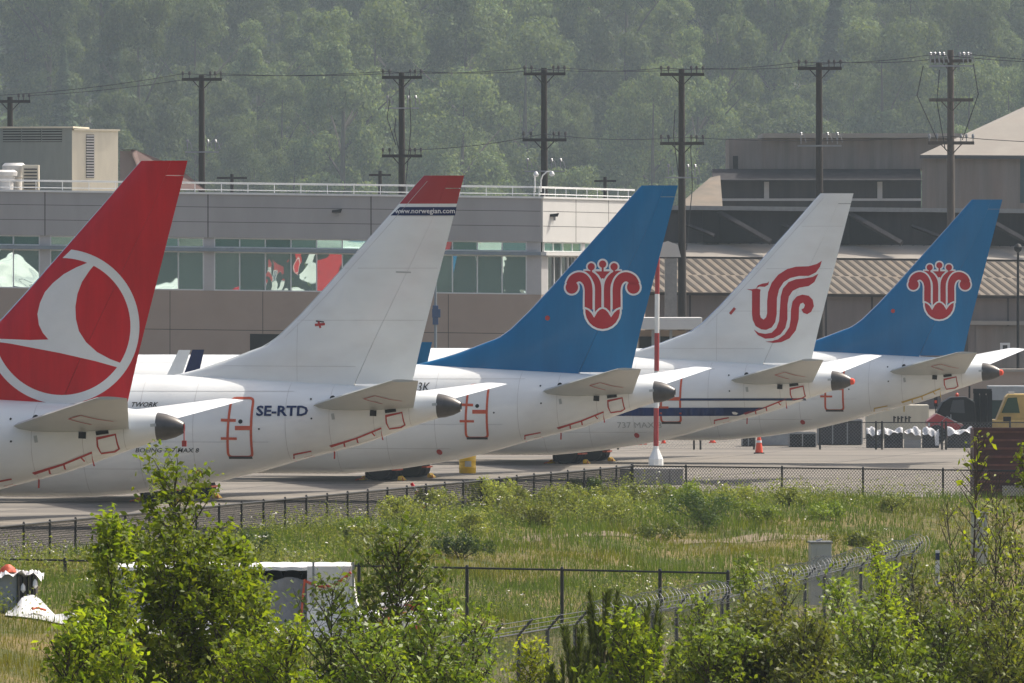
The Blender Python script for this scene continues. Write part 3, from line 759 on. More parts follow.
def stab_ring(v, side, n=14):
    f = (v - .3) / (7.17 - .3)
    t0, l0 = 1.62, 5.55; t1, l1 = -.12, .80
    a, b = t0 + (t1 - t0) * f, l0 + (l1 - l0) * f
    zc = STZ0 + (STZ1 - STZ0) * f; th = (b - a) * .052
    ring = []
    for k in range(n):
        x = k / n
        c = .5 - .5 * math.cos(2 * math.pi * x); c = max(0, min(1, c))
        y = float(np.interp(1 - c, _xx, _na)) * th
        ring.append((a + (b - a) * c, side * v, zc + (y if x < .5 else -y * .9)))
    return ring
_r, STZ0 = N.uz(360, 407.5, 1.0)
_r, STZ1 = N.uz(410, 380.5, 7.1)
STZ0 = STZ0 - .05
def stab_top(side):  # lower surface of the tailplane as a function of (u, v)
    pass

def wing_ring(v, n=16):
    vs = [1.2, 5.5, 17.0]; le_ = np.interp(v, vs, [24.8, 22.4, 16.4]); te_ = np.interp(v, vs, [17.4, 17.6, 14.9]); zc = np.interp(v, [1.2, 17.0], [1.75, 3.55])
    th = (le_ - te_) * np.interp(v, vs, [.07, .06, .05]); ring = []
    for k in range(n):
        x = k / n; c = .5 - .5 * math.cos(2 * math.pi * x)
        y = float(np.interp(1 - c, _xx, _na)) * th
        ring.append((te_ + (le_ - te_) * c, v, zc + (y if x < .5 else -y)))
    return ring

def airliner(key, label, fin_m, fin_tip=None, winglet='white_paint', dorsal=None, tape='red_tape', low_tape=None, plug=None, stripes=False, logo=None, chocks=None):
    pl = PL[key]
    root = empty('airliner', (pl.X, pl.d, 0), math.pi - TH, label, 'airliner', 'airliners parked in a row')
    # fuselage
    us = list(np.concatenate([np.arange(U0, 12, .25), np.arange(12, 34, 1.0), np.arange(34, 39.5, .25)])) + [39.5]
    mb = MB(); mb.loft([fus_ring(u) for u in us]); fus = mb.build('fuselage', M['white_paint'], root, smooth=True)
    # tail cone of bare metal
    a, b = zt_f(U0), zb_f(U0); zc, h, w = (a + b) / 2, (a - b) / 2, w_f(U0)
    mb = MB(); rings = []
    for u, f, dz in ((U0, 1.0, 0), (.55, .92, -.01), (.25, .70, -.02), (.05, .45, -.03), (0, .36, -.03), (.06, .30, -.03), (.3, .22, -.03)):
        rings.append([(u, w * f * math.sin(2 * math.pi * k / 32), zc + dz + h * f * math.cos(2 * math.pi * k / 32)) for k in range(32)])
    mb.loft(rings); tc_ = mb.build('tail_cone', M['exhaust_metal'], root, smooth=True)
    if plug:
        mb = MB(); mb.lathe([(.02, .12), (.14, .10), (.15, .0), (.12, -.13), (.02, -.17)], (0, 0, zc - .03), 16, axis='x'); mb.build('exhaust_plug', M[plug], tc_, smooth=True)
    # fin and rudder
    nz, nc = 46, 44; zs = [ZROOT + (ZTIP - ZROOT) * (i / nz) for i in range(nz + 1)]
    cr = .30
    def rings_of(c0_, c1_, za, zb, n=26):
        out = []
        for i in range(nz + 1):
            z = za + (zb - za) * i / nz; A, B = te_f(z), le_f(z); Bm = A + min(B - A, 6.5 - (z - 5) * .4)
            h_ = float(np.interp(z, [4.7, 5.2, 10.7, 12.25], [2.05, 1.95, .70, .48])) / (B - A)
            a0_ = h_ + .002 if c0_ == 'h' else c0_; a1_ = h_ if c1_ == 'h' else c1_
            cs = [a0_ + (a1_ - a0_) * (.5 - .5 * math.cos(math.pi * k / n)) for k in range(n + 1)]
            up = [(A + (B - A) * c, fin_v(A + (B - A) * c, z), z) for c in cs]
            out.append(up + [(x, -y, q) for x, y, q in reversed(up[1:-1])] if False else up + [(x, -y, q) for x, y, q in reversed(up)])
        return out
    fp = fin_paint('fin_paint', fin_m, fin_tip, ZRED) if fin_tip else fin_m
    mb = MB(); mb.loft(rings_of('h', .985, ZROOT, ZTIP - .0)); fin = mb.build('tail_fin', fp, root, smooth=True)
    mb = MB(); mb.loft(rings_of(.985, 1.0, 5.55, ZTIP - .02, 6)); mb.build('leading_edge', M['bare_metal'] if key != 'norw' else M['grey_paint'], fin, smooth=True)
    mb = MB(); mb.loft(rings_of(.985, 1.0, ZROOT, 5.545, 6)); mb.build('dorsal_edge', fp, fin, smooth=True)
    mb = MB(); mb.loft(rings_of(.0, 'h', ZROOT + .3, ZTIP - .45)); mb.build('rudder', fp, root, smooth=True)
    mb = MB(); mb.loft(rings_of(.0, 'h', ZTIP - .43, ZTIP)); mb.build('rudder_cap', fp, fin, smooth=True)
    # tailplanes
    for side in (1, -1):
        mb = MB(); mb.loft([stab_ring(v, side) for v in np.linspace(.3, 7.0, 12)] + [[(r[0] * .96 + .02, r[1], r[2]) for r in stab_ring(7.12, side)]])
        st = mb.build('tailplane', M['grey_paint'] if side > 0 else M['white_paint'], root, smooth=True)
        if side < 0:
            dz_ = {'turk': -.25, 'norw': -.28, 'cs1': -.1}.get(key, .05)
            for v_ in st.data.vertices: v_.co.z += dz_ * max(0, (-v_.co.y - .3) / 6.87)
    # wings, winglets, engines, gear
    for side in (1, -1):
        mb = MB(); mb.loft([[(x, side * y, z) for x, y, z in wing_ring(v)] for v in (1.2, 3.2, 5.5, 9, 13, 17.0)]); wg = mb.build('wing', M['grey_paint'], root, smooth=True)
        tip = wing_ring(17.0); te_x, le_x = min(p_[0] for p_ in tip), max(p_[0] for p_ in tip); z0 = 3.55
        mb = MB()
        def wl(v, z, a, b, th): return [(a, side * v, z), ((a + b) / 2, side * (v + th), z), (b, side * v, z), ((a + b) / 2, side * (v - th), z)]
        mb.loft([wl(17.0, z0, te_x, le_x, .08), wl(17.35, z0 + .25, te_x - .1, le_x - .25, .07), wl(17.55, z0 + .9, te_x - .3, te_x + .35, .05), wl(17.95, z0 + 2.45, te_x - .75, te_x - .3, .02)])
        mb.loft([wl(17.1, z0 + .05, te_x - .05, le_x - .15, .06), wl(17.35, z0 - .5, te_x - .3, te_x + .6, .04), wl(17.5, z0 - .95, te_x - .6, te_x - .2, .02)])
        mb.build('winglet', M[winglet], wg, smooth=True)
        en = MB(); c_ = (0, side * 4.85, 1.62)
        en.lathe([(.62, 22.0), (.80, 22.6), (1.02, 23.8), (1.08, 25.2), (1.0, 26.2), (.90, 26.35), (.82, 26.2), (.80, 25.6), (.3, 25.4), (.02, 25.6)], c_, 28, axis='x')
        e_ = en.build('engine', M['white_paint'], root, smooth=True)
        en = MB(); en.lathe([(.60, 22.3), (.52, 21.5), (.30, 21.2), (.03, 20.6)], c_, 20, axis='x'); en.build('exhaust_nozzle', M['exhaust_metal'], e_, smooth=True)
        en = MB(); en.prism([(21.5, 1.9), (25.4, 2.5), (24.6, 2.75), (19.8, 2.3)], 'y', side * 4.85 - .12, side * 4.85 + .12); en.build('pylon', M['white_paint'], e_)
    def gear(u, v, r, wdt, gap, wrap):
        g = MB(); g.tube([(u, v, r), (u, v, ZB + .5)], .11, 10); g.tube([(u, v, r + .2), (u + .5, v, ZB + .4)], .06, 8); g.tube([(u, v - gap - .1, r), (u, v + gap + .1, r)], .07, 8)
        o = g.build('landing_gear', M['steel'], root, smooth=True)
        for s_ in (-1, 1):
            t = MB(); vv_ = v + s_ * gap
            t.lathe([(r * .55, -wdt / 2), (r * .9, -wdt / 2), (r, -wdt * .3), (r, wdt * .3), (r * .9, wdt / 2), (r * .55, wdt / 2)], (u, vv_, r), 24, axis='y'); t.build('wheel', M['rubber'], o, smooth=True)
        if wrap:
            t = MB(); rg = []
            for yy, f in ((-.62, .90), (-.60, 1.02), (-.2, 1.06), (.2, 1.06), (.60, 1.02), (.62, .90)):
                ring = []
                for k in range(28):
                    g_ = 2 * math.pi * k / 28; cx, cz = math.cos(g_), math.sin(g_)
                    q_ = (abs(cx) ** 4 + abs(cz) ** 4) ** (-1 / 4.0)
                    ring.append((u + cx * q_ * r * 1.06 * f * (1.1 if cz < 0 else 1.02) + .02 * math.sin(5 * g_ + yy * 9), v + yy * (1 if key else 1) * .85, max(.012, r + cz * q_ * (r - .012) * min(f, 1.0))))
                rg.append(ring)
            t.loft(rg); w_ = t.build('tyre_wrap', M['wrap'], o, smooth=True)
            for dz in (.58,):
                t = MB(); t.box((u, v, .46), (r * 2.66, 1.17, .07)); t.box((u + .1, v, .72), (r * 2.6, 1.15, .05)); t.build('strap', M['orange_tape'], w_)
        return o
    for side in (1, -1): gear(19.7, side * 2.86, .565, .42, .43, True)
    gear(35.2, 0, .34, .2, .2, False)
    # aft door and its tape
    dpx = {'tl': (232, 398), 'tr': (254, 398), 'br': (253, 457), 'bl': (228.5, 457)}
    def fz(px, py):
        u, z = N.uz(px, py, 1.5)
        for _ in range(4): u, z = N.uz(px, py, fus_v(u, z))
        return u, z
    A, Bq, Cq, D = (fz(*dpx[k]) for k in ('tl', 'tr', 'br', 'bl'))
    dr = decal('door', [[A, Bq, Cq, D]], fus_v, .012, M['white_paint'], root)
    def rr(ps, r=.16, n=4):
        out = []; n_ = len(ps)
        for i in range(n_):
            p0, p1, p2 = Vector(ps[i - 1]), Vector(ps[i]), Vector(ps[(i + 1) % n_])
            a_, b_ = p1 + (p0 - p1).normalized() * r, p1 + (p2 - p1).normalized() * r
            for k in range(n + 1):
                t = k / n; out.append(tuple(a_ * (1 - t) ** 2 + p1 * 2 * t * (1 - t) + b_ * t * t))
        return out
    tp = M['orange_tape']
    decal('door_tape', ribbon_faces(rr([A, Bq, Cq, D]), .085, True), fus_v, .02, tp, dr)
    for p0, p1, wd in (((221, 420), (236, 420.5), .10), ((221, 438.5), (237, 438.7), .09), ((235, 428), (251, 428), .15)):
        decal('door_strap', ribbon_faces([fz(*p0), fz(*p1)], wd), fus_v, .026, tp, dr)
    decal('door_window', disc_faces(fz(240.5, 421.5), .075), fus_v, .022, M['black'], dr)
    decal('sill_plate', ribbon_faces([fz(229, 457.6), fz(252.5, 457.6)], .09), fus_v, .023, M['exhaust_metal'], dr)
    # taped panels and fittings on the tail
    t1 = M[tape]; t2 = M[low_tape or tape]
    for name, loops, m_, w_ in (('access_panel_tape', [[(386, 416), (402, 412.5), (405, 425), (401, 427.5), (389.5, 429), (386.5, 423)]], t1, .05),
                                ('belly_panel_tape', [[(334.5, 459), (330.6, 446.5), (356, 438.6), (381.5, 428.2), (382.7, 440)]], t2, .055),
                                ('hatch_tape', [[(296, 461.5), (294, 454.6), (311.5, 451.2), (313, 456.2), (305, 457.8)]], t2, .045)):
        for lp in loops:
            o = decal(name, ribbon_faces([fz(*q) for q in lp], w_, name == 'access_panel_tape'), fus_v, .02, m_, fus)
    for a_, b_ in (((344, 442), (345, 447)), ((357, 438), (358, 443)), ((372, 432.5), (375, 436))):
        decal('belly_panel_tape', ribbon_faces([fz(*a_), fz(*b_)], .05), fus_v, .02, t2, fus)
    decal('vent', ribbon_faces([fz(370, 413), fz(376.5, 413.3)], .20), fus_v, .02, M['black'], fus)
    decal('vent', ribbon_faces([fz(385, 411.5), fz(396, 410)], .12), fus_v, .02, M['black'], fus)
    decal('vent', disc_faces(fz(332.5, 398), .09, 10), fus_v, .02, M['black'], fus)
    decal('drain_mast', ribbon_faces([fz(332.5, 413.5), fz(333.5, 419.5)], .10), fus_v, .02, M['grey_paint'], fus)
    for q in ((311, 399), (311.5, 418.5), (259, 429)): decal('rivet_cover', disc_faces(fz(*q), .035, 8), fus_v, .02, M['black'], fus)
    decal('drain_cover', disc_faces(fz(199, 473), .11, 10), fus_v, .02, M['red_tape'], fus)
    decal('apu_vent', ribbon_faces([fz(432, 404.6), fz(437, 404.2)], .09), fus_v, .012, M['grey_paint'], fus)
    # panel seams of the skin
    seam = M.setdefault('seam', mat('panel_seam', (.52, .51, .48), .5))
    def seams(name, lines, wd, par, surf, sides=(1,)):
        for s_ in sides:
            fs = []
            for ln in lines: fs += ribbon_faces(ln, wd)
            decal(name, fs, surf, .007, seam, par, s_, .5)
    ln = []
    for u_ in (1.7, 2.9, 4.4, 5.9, 9.1, 11.0, 13.0):
        a_, b_ = float(zt_f(u_)), float(zb_f(u_)); zc_, h_ = (a_ + b_) / 2, (a_ - b_) / 2
        ln.append([(u_, zc_ + h_ * .97 * math.cos(g)) for g in np.linspace(.1, math.pi - .1, 22)])
    for z_, ua_, ub_ in ((4.75, 5.7, 20), (3.0, 6.5, 20), (2.05, 8.6, 20)): ln.append([(u_, z_) for u_ in np.arange(ua_, ub_, .5)])
    seams('skin_seam', ln, .016, fus, fus_v)
    ln = [[(le_f(5.55 + .0) - .25, 5.62), (te_f(5.6) + 2.1, 5.6)], [(5.75, 5.1), (5.75, 7.1)]]
    for z_ in (7.2, 9.0, 10.8): ln.append([(le_f(z_) - .12, z_), (te_f(z_) + .1, z_)])
    ln.append([(le_f(z_) - .34, z_) for z_ in np.linspace(6.6, 12.0, 8)])
    if key in ('norw', 'ac'): seams('fin_seam', ln, .014, fin, fin_v)
    # tape on the underside of the near tailplane
    def stab_under(u, v):
        f = (v - .3) / 6.87; a_, b_ = 1.62 + (-.12 - 1.62) * f, 5.55 + (.80 - 5.55) * f
        c = min(1, max(0, (b_ - u) / (b_ - a_)))
        return STZ0 + (STZ1 - STZ0) * f - float(np.interp(c, _xx, _na)) * (b_ - a_) * .052 * .9 - .012
    mb = MB()
    pth = [(2.25, 2.3), (2.6, 3.6), (2.05, 4.3), (1.75, 3.2), (1.5, 2.6)]
    for (ua, va), (ub, vb) in zip(pth[:-1], pth[1:]):
        n_ = 5
        for i in range(n_):
            q = [(ua + (ub - ua) * t, va + (vb - va) * t) for t in (i / n_, (i + 1) / n_)]
            dx, dy = q[1][0] - q[0][0], q[1][1] - q[0][1]; L = math.hypot(dx, dy); nx_, ny_ = -dy / L * .03, dx / L * .03
            mb.add([(x + sx * nx_, y + sx * ny_, stab_under(x + sx * nx_, y + sx * ny_)) for x, y, sx in ((*q[0], 1), (*q[0], -1), (*q[1], -1), (*q[1], 1))], [(0, 1, 2, 3)])
    sb = [c for c in root.children if c.name.startswith('tailplane')][0]
    mb.build('underside_tape', t1, sb)
    # fuselage cabin windows forward of the wing are out of sight; cockpit glazing
    ck = MB()
    for s_ in (1, -1):
        for k in range(3):
            u_a, u_b = 37.35 - .55 * k, 37.35 - .55 * k - .48
            vs = []
            for u_, dz in ((u_a, -.28), (u_b, -.26), (u_b - .05, -.78), (u_a - .05, -.80)):
                z_ = float(zt_f(u_)) + dz * (1 if k == 0 else .95); vs.append((u_ + .012, s_ * (fus_v(u_, z_) + .012), z_ + .01))
            ck.add(vs, [(0, 1, 2, 3)])
    ck.build('cockpit_window', M['dark_glass'], root)
    if stripes:
        pz = PL['ac']
        def az(px, py):
            u, z = pz.uz(px, py, 1.5)
            for _ in range(4): u, z = pz.uz(px, py, fus_v(u, z))
            return u, z
        ua, za = az(806, 399); z_t = az(700, 399.5)[1]; zc1 = az(690, 407.7)[1]; zc2 = az(690, 416)[1]; e1 = az(766, 408)[0]; e2 = az(738, 416)[0]
        decal('thin_stripe', [[(u_, z_t + .05), (u_ + .5, z_t + .05), (u_ + .5, z_t - .05), (u_, z_t - .05)] for u_ in np.arange(ua, 37, .5)], fus_v, .022, M['navy_paint'], fus, step=.5)
        us_ = list(np.arange(math.ceil(e2 * 2) / 2 + .5, 37.5, .5))
        fs = [[(e1, zc1), (us_[0], zc1), (us_[0], zc2), (e2, zc2)]] + [[(a_, zc1), (b_, zc1), (b_, zc2), (a_, zc2)] for a_, b_ in zip(us_[:-1], us_[1:])]
        decal('broad_stripe', fs, fus_v, .022, M['navy_paint'], fus, step=.25)
        q = az(617, 425.5); fs, _w = text_faces('737 MAX 8', q[0], q[1] - .1, .24, squash=1.15); decal('type_lettering', fs, fus_v, .02, M['grey_paint'], fus)
    return root, fus, fin, fz

ZRED = N.uz(440, 203.7)[1]
# --- logos on the fins, both sides of the fin
def both(name, faces, off, m, parent, step=.2, clip=None):
    L = decal(name, faces, fin_v, off, m, parent, 1, step, clip)
    R = decal(name, faces, fin_v, off, m, parent, -1, step, clip)
    return L
def on_fin(pl, px, py):
    u, z = pl.uz(px, py, 0)
    for _ in range(3): u, z = pl.uz(px, py, fin_v(u, z))
    return u, z

rt, fus, fin, fz = airliner('turk', 'nearest airliner, red fin with a white bird in a white ring, at the left edge', M['red_paint'])
pl = PL['turk']; T = lambda pts: [on_fin(pl, *p) for p in pts]
cx, cy, R0, R1 = 62, 326.5, 77.5, 68.5
le_line = [((le_f(z) - .02, 0, z), (le_f(z + .1) - le_f(z), 0, -.1)) for z in (7.5, 9.0)]
def clip_planes():
    out = []
    for za, zb in ((6.3, 8.4), (7.0, 9.5), (8.5, 11.0)):
        a_ = Vector((le_f(za), 0, za)); b_ = Vector((le_f(zb), 0, zb)); d_ = b_ - a_
        n_ = Vector((-d_.z, 0, d_.x)); n_ = n_ if n_.x > 0 else -n_
        out.append((tuple(a_ - n_.normalized() * .07), tuple(n_)))
    return out
ring = [(cx + math.cos(a) * (R0 + R1) / 2, cy + math.sin(a) * (R0 + R1) / 2) for a in np.linspace(0, 2 * math.pi, 97)[:-1]]
both('ring_emblem', ribbon_faces(T(ring), (R0 - R1) / 33.5, True), .008, M['decal_white'], fin, .25, clip_planes())
bird = [(98, 261), (88, 262.5), (76, 267.5), (64, 274), (53, 283), (45, 292), (40, 303), (37.5, 314), (39, 325), (43, 333), (48.5, 339.5), (30, 340), (10, 339.2), (-14.5, 338.2), (-14, 340.5), (10, 343.5), (60, 353), (95, 361), (120, 368), (124, 364.2),
        (110, 359), (97, 352), (86, 342), (79, 331), (76, 319), (75.5, 307), (77.5, 294), (82, 282), (90, 270)]
both('bird_emblem', poly_faces(T(bird)), .010, M['decal_white'], fin, .25, clip_planes())

rt, fus, fin, fz = airliner('norw', 'white-finned airliner with a red fin tip above a navy web address band', M['white_paint'], (.36, .025, .03))
pl = PL['norw']
def band(px0, px1, y0, y1): 
    return [on_fin(pl, *p) for p in ((px0[0], y0), (px1[0], y0), (px1[1], y1), (px0[1], y1))]
q = band((400, 390.5), (456.5, 455), 207, 215.5); both('web_address_band', [q], .008, M['navy_paint'], fin)
u0, z0 = on_fin(pl, 395, 213.2); fs, wd = text_faces('www.norwegian.com', u0, z0, .165, bold=.012); want = u0 - on_fin(pl, 455, 213)[0]
fs = [[(u0 - (u0 - a) * want / wd, b) for a, b in f] for f in fs]
decal('web_address_lettering', fs, fin_v, .016, M['decal_white'], fin)
fs = [[(u0 - want - (a - u0), b) for a, b in f] for f in fs]
decal('web_address_lettering', fs, fin_v, .016, M['decal_white'], fin, -1)
def lettering(name, txt, px0, px1, py, h, m, fzf, slant=0, bold=0.0):
    a, z = fzf(px0, py); b, _ = fzf(px1, py); fs, wd = text_faces(txt, a, z, h, slant, bold)
    fs = [[(a - (a - x) * (a - b) / wd, y) for x, y in f] for f in fs]
    return decal(name, fs, fus_v, .022, m, fus)
lettering('registration_lettering', 'SE-RTD', 256, 308, 415.5, .33, M['navy_paint'], fz, 0, .03)
lettering('type_lettering', 'BOEING 737 MAX 8', 135, 199.5, 452.3, .15, M['black'], fz, .25, .006)
lettering('network_lettering', 'TWORK', 130.5, 158, 406.5, .15, M['black'], fz, .25, .02)
decal('red_patch', ribbon_faces([on_fin(pl, 315, 325), on_fin(pl, 325, 324)], .09), fin_v, .01, M['red_tape'], fin); decal('red_patch', ribbon_faces([on_fin(pl, 318.5, 321.5), on_fin(pl, 320.5, 328)], .07), fin_v, .012, M['red_tape'], fin)
decal('fin_probe', ribbon_faces([on_fin(pl, 316, 321), on_fin(pl, 324, 322)], .04), fin_v, .01, M['black'], fin)
decal('data_plate', ribbon_faces([on_fin(pl, 396, 272), on_fin(pl, 411, 272.4)], .05), fin_v, .01, M['grey_paint'], fin)

# --- flower emblem
def flower(fin, pl, fus_):
    k = lambda x, y: on_fin(PL['cs1'], 545 + x / 6.508, 240 + y / 6.508)
    sc = 1 / (6.508 * 26.0)
    mir = lambda pts: [(751 - x, y) for x, y in pts]
    outer, ow = smooth_path([(284, 452), (284, 380), (284, 320), (274, 276), (248, 246), (215, 240), (183, 258), (168, 292)], [52, 52, 52, 56, 60, 60, 62, 66])
    inner, iw = smooth_path([(346, 480), (346, 400), (346, 315), (338, 272), (315, 236), (285, 214), (248, 207)], [42, 42, 42, 42, 38, 26, 10])
    reds, whites = [], []
    def rb(pts, w, red, o=9): 
        P_ = [k(*p) for p in pts]
        whites.extend(ribbon_faces(P_, [(x + 2 * o + (2 if red else 0)) * sc for x in w])); 
        reds.extend(ribbon_faces(P_, [x * sc for x in w]))
    parts = []
    for mi in (0, 1):
        f = mir if mi else (lambda p: p)
        parts.append((f(inner), iw, None)); 
    base = []; red1 = []; base2 = []; red2 = []
    for f in ((lambda p: p), mir):
        P_ = [k(*p) for p in f(inner)]; base += ribbon_faces(P_, [(x + 24) * sc for x in iw]); red1 += ribbon_faces(P_, [x * sc for x in iw])
        P_ = [k(*p) for p in f(outer)]; base2 += ribbon_faces(P_, [(x + 24) * sc for x in ow]); red2 += ribbon_faces(P_, [x * sc for x in ow])
        c_ = k(*f([(175, 308)])[0]); base2 += disc_faces(c_, 54 * sc); red2 += disc_faces(c_, 42 * sc)
        c_ = k(*f([(301, 174)])[0]); base += disc_faces(c_, 35 * sc); red1 += disc_faces(c_, 24 * sc)
        a_ = [k(*p) for p in f([(301, 190), (301, 216)])]; base += ribbon_faces(a_, 30 * sc); red1 += ribbon_faces(a_, 12 * sc)
    c_ = k(375.5, 157); base += disc_faces(c_, 36 * sc); red1 += disc_faces(c_, 24 * sc)
    base += poly_faces([k(*p) for p in ((312, 190), (439, 190), (440, 216), (375, 290), (311, 216))]); red1 += poly_faces([k(*p) for p in ((326, 204), (425, 204), (400, 228), (375.5, 268), (351, 228))])
    red1 += ribbon_faces([k(375.5, 175), k(375.5, 208)], 13 * sc)
    base2 += ribbon_faces([k(375.5, 250), k(375.5, 460)], 13 * sc)
    cup = [(257, 440), (285, 452), (305, 470), (319, 494), (336, 466), (355, 448), (375.5, 441), (396, 448), (415, 466), (432, 494), (446, 470), (466, 452), (494, 440), (494, 475), (485, 510), (466, 542), (440, 566), (408, 581), (375.5, 586), (343, 581), (311, 566), (285, 542), (266, 510), (257, 475)]
    U = [(257, 440), (257, 475), (266, 510), (285, 542), (311, 566), (343, 581), (375.5, 586), (408, 581), (440, 566), (466, 542), (485, 510), (494, 475), (494, 440)]
    topl = cup[:13]
    both('flower_outline', base, .006, M['decal_white'], fin); both('flower_petal', red1, .010, M['decal_red'], fin)
    both('flower_outline', base2, .014, M['decal_white'], fin); both('flower_petal', red2, .018, M['decal_red'], fin)
    both('flower_cup', poly_faces([k(*p) for p in cup]), .022, M['decal_red'], fin)
    both('flower_outline', ribbon_faces([k(*p) for p in U], 13 * sc) + ribbon_faces([k(*p) for p in topl], 12 * sc), .026, M['decal_white'], fin)

rt, fus, fin, fz1 = airliner('cs1', 'blue-finned airliner with a red flower emblem, nearer one behind the red-white pole, dark tail cone', M['blue_paint'], winglet='navy_paint')
flower(fin, PL['cs1'], fus)
p1 = PL['cs1']
def cz(px, py):
    u, z = p1.uz(px, py, 1.2)
    for _ in range(4): u, z = p1.uz(px, py, fus_v(u, z))
    return u, z
lettering('registration_lettering', '3K', 416.5, 429, 391.0, .33, M['black'], cz, .1)
decal('red_patch', disc_faces(on_fin(p1, 547.5, 318), .10, 8), fin_v, .01, M['red_tape'], fin)

rt, fus, fin, fz2 = airliner('ac', 'white-finned airliner with a red phoenix swirl on its fin and navy body stripes', M['white_paint'], stripes=True, plug='cone_orange', winglet='blue_paint')
k = lambda x, y: on_fin(PL['ac'], 725 + x / 6.21, 245 + y / 6.21)
PA = [(133, 273), (165, 275), (185, 272), (197, 270), (222, 277), (218, 292), (217, 430), (223, 452), (240, 463), (255, 450), (262, 425), (262, 350), (268, 292), (290, 235), (330, 185), (385, 150), (440, 135), (520, 132), (570, 118), (602, 98), (590, 135), (565, 170), (520, 192), (460, 192), (405, 205), (365, 230), (336, 275), (323, 330), (321, 430), (312, 480), (290, 512), (255, 527), (225, 524), (190, 503), (172, 465), (168, 430), (168, 285)]
PCr = [(192, 270), (205, 250), (235, 239), (262, 236), (274, 224), (269, 247), (247, 260), (215, 258)]
PB = [(178, 524), (210, 545), (250, 552), (290, 545), (320, 515), (336, 470), (341, 400), (346, 320), (360, 270), (395, 230), (440, 213), (490, 208), (545, 198), (580, 178), (555, 230), (520, 255), (460, 265), (420, 285), (397, 320), (388, 370), (388, 460), (375, 515), (345, 555), (300, 578), (250, 582), (205, 560)]
PC = [(250, 600), (290, 597), (330, 585), (370, 555), (400, 510), (408, 460), (410, 400), (420, 350), (445, 320), (480, 308), (520, 315), (545, 340), (552, 380), (535, 415), (510, 430), (485, 420), (475, 400), (490, 392), (497, 372), (485, 358), (468, 365), (460, 390), (458, 460), (440, 530), (400, 580), (350, 603), (300, 608)]
for nm, pp in (('phoenix_body', PA), ('phoenix_crest', PCr), ('phoenix_wing', PB), ('phoenix_tail', PC)): both(nm, poly_faces([k(*p) for p in pp]), .010, M['decal_red'], fin)
decal('red_patch', ribbon_faces([on_fin(PL['ac'], 730, 314), on_fin(PL['ac'], 735, 308)], .12), fin_v, .01, M['red_tape'], fin)

rt, fus, fin, fz3 = airliner('cs2', 'farthest blue-finned airliner with a red flower emblem and an orange plug in its tail cone', M['blue_paint'], plug='cone_orange', low_tape='yellow_tape', winglet='navy_paint')
flower(fin, PL['cs2'], fus)
decal('red_patch', disc_faces(on_fin(PL['cs2'], 893, 311), .10, 8), fin_v, .01, M['red_tape'], fin)

# red remove-before-flight tag on the nearest tail cone
pt = PL['turk']; tcn = [c for c in bpy.data.objects if c.name.startswith('tail_cone')][0]
mb = MB(); mb.box((-.01, .03, 4.05), (.03, .03, .55)); mb.box((-.015, .03, 3.75), (.14, .03, .18)); mb.build('warning_tag', M['red_tape'], tcn)

# wheel chocks
def chock(key, du, side, label):
    pl = PL[key]; u, v = 19.7 + du, side * 2.86
    X = pl.X - u * CT - v * ST; Y = pl.d + u * ST - v * CT
    e = empty('wheel_chock', (X, Y, 0), math.pi - TH, label, 'chock', 'yellow wheel chocks')
    s_ = 1 if du < 0 else -1
    b = MB(); b.prism([(-.15 * s_, .003), (.13 * s_, .003), (.12 * s_, .17), (.04 * s_, .2)], 'y', -.30, .30); b.build('block', M['yellow_plastic'], e, bevel=.02)
    b = MB(); b.tube([(-.1, .38, .12), (-.16 * s_, .46, .04), (-.2 * s_, .6, .02)], .025, 6); b.build('rope', M['orange_tape'], e)
nm = {'cs1': 'wheels half hidden by the left leafy sapling', 'ac': 'wrapped wheels left of the yellow drum', 'cs2': 'wrapped wheels left of the red-white pole'}
for key in ('cs1', 'ac', 'cs2'):
    for side, sn in ((1, 'nearer'), (-1, 'farther')):
        for du, dn in ((-.84, 'tail-side'), (.84, 'nose-side')):
            chock(key, du, side, f'yellow chock on the {dn} of the {sn} {nm[key]}')
# ------------------------------------------------------------------ utility poles and wires
def gz(x, y): return float(terrain(x, y))
POLES = [  # px, top py, distance, crossarm rows (py, half width px, pins), rows of transformers/switches
    (10.5, 97, 640, [(101.5, 20)], []),
    (202, 75, 630, [(79.5, 20)], [(144, 17)]),
    (402, 73, 620, [(77.5, 20), (156, 20)], [(100, 17)]),
    (544.5, 68, 610, [(74, 21), (140, 22)], [(163, 20)]),
    (682, 69, 592, [(74.5, 22), (143.5, 22)], [(169, 16)]),
    (819.5, 63, 578, [(68.5, 22)], [(137, 22)]),
    (951, 50, 566, [(61, 20), (100, 22), (143, 23)], [(57, 22)]),
]
plab = ['short-looking wooden power pole at the left edge above the cream plant room', 'dark wooden power pole right of the red fin tip', 'dark power pole with three tiers rising behind the white fin with red tip',
        'dark power pole behind the gooseneck roof lamps', 'tall dark power pole just right of the nearer blue fin', 'dark power pole behind the white fin with the phoenix', 'paler brown power pole with cables and switches before the gabled hangar']
TOPS = []; MIDS = []
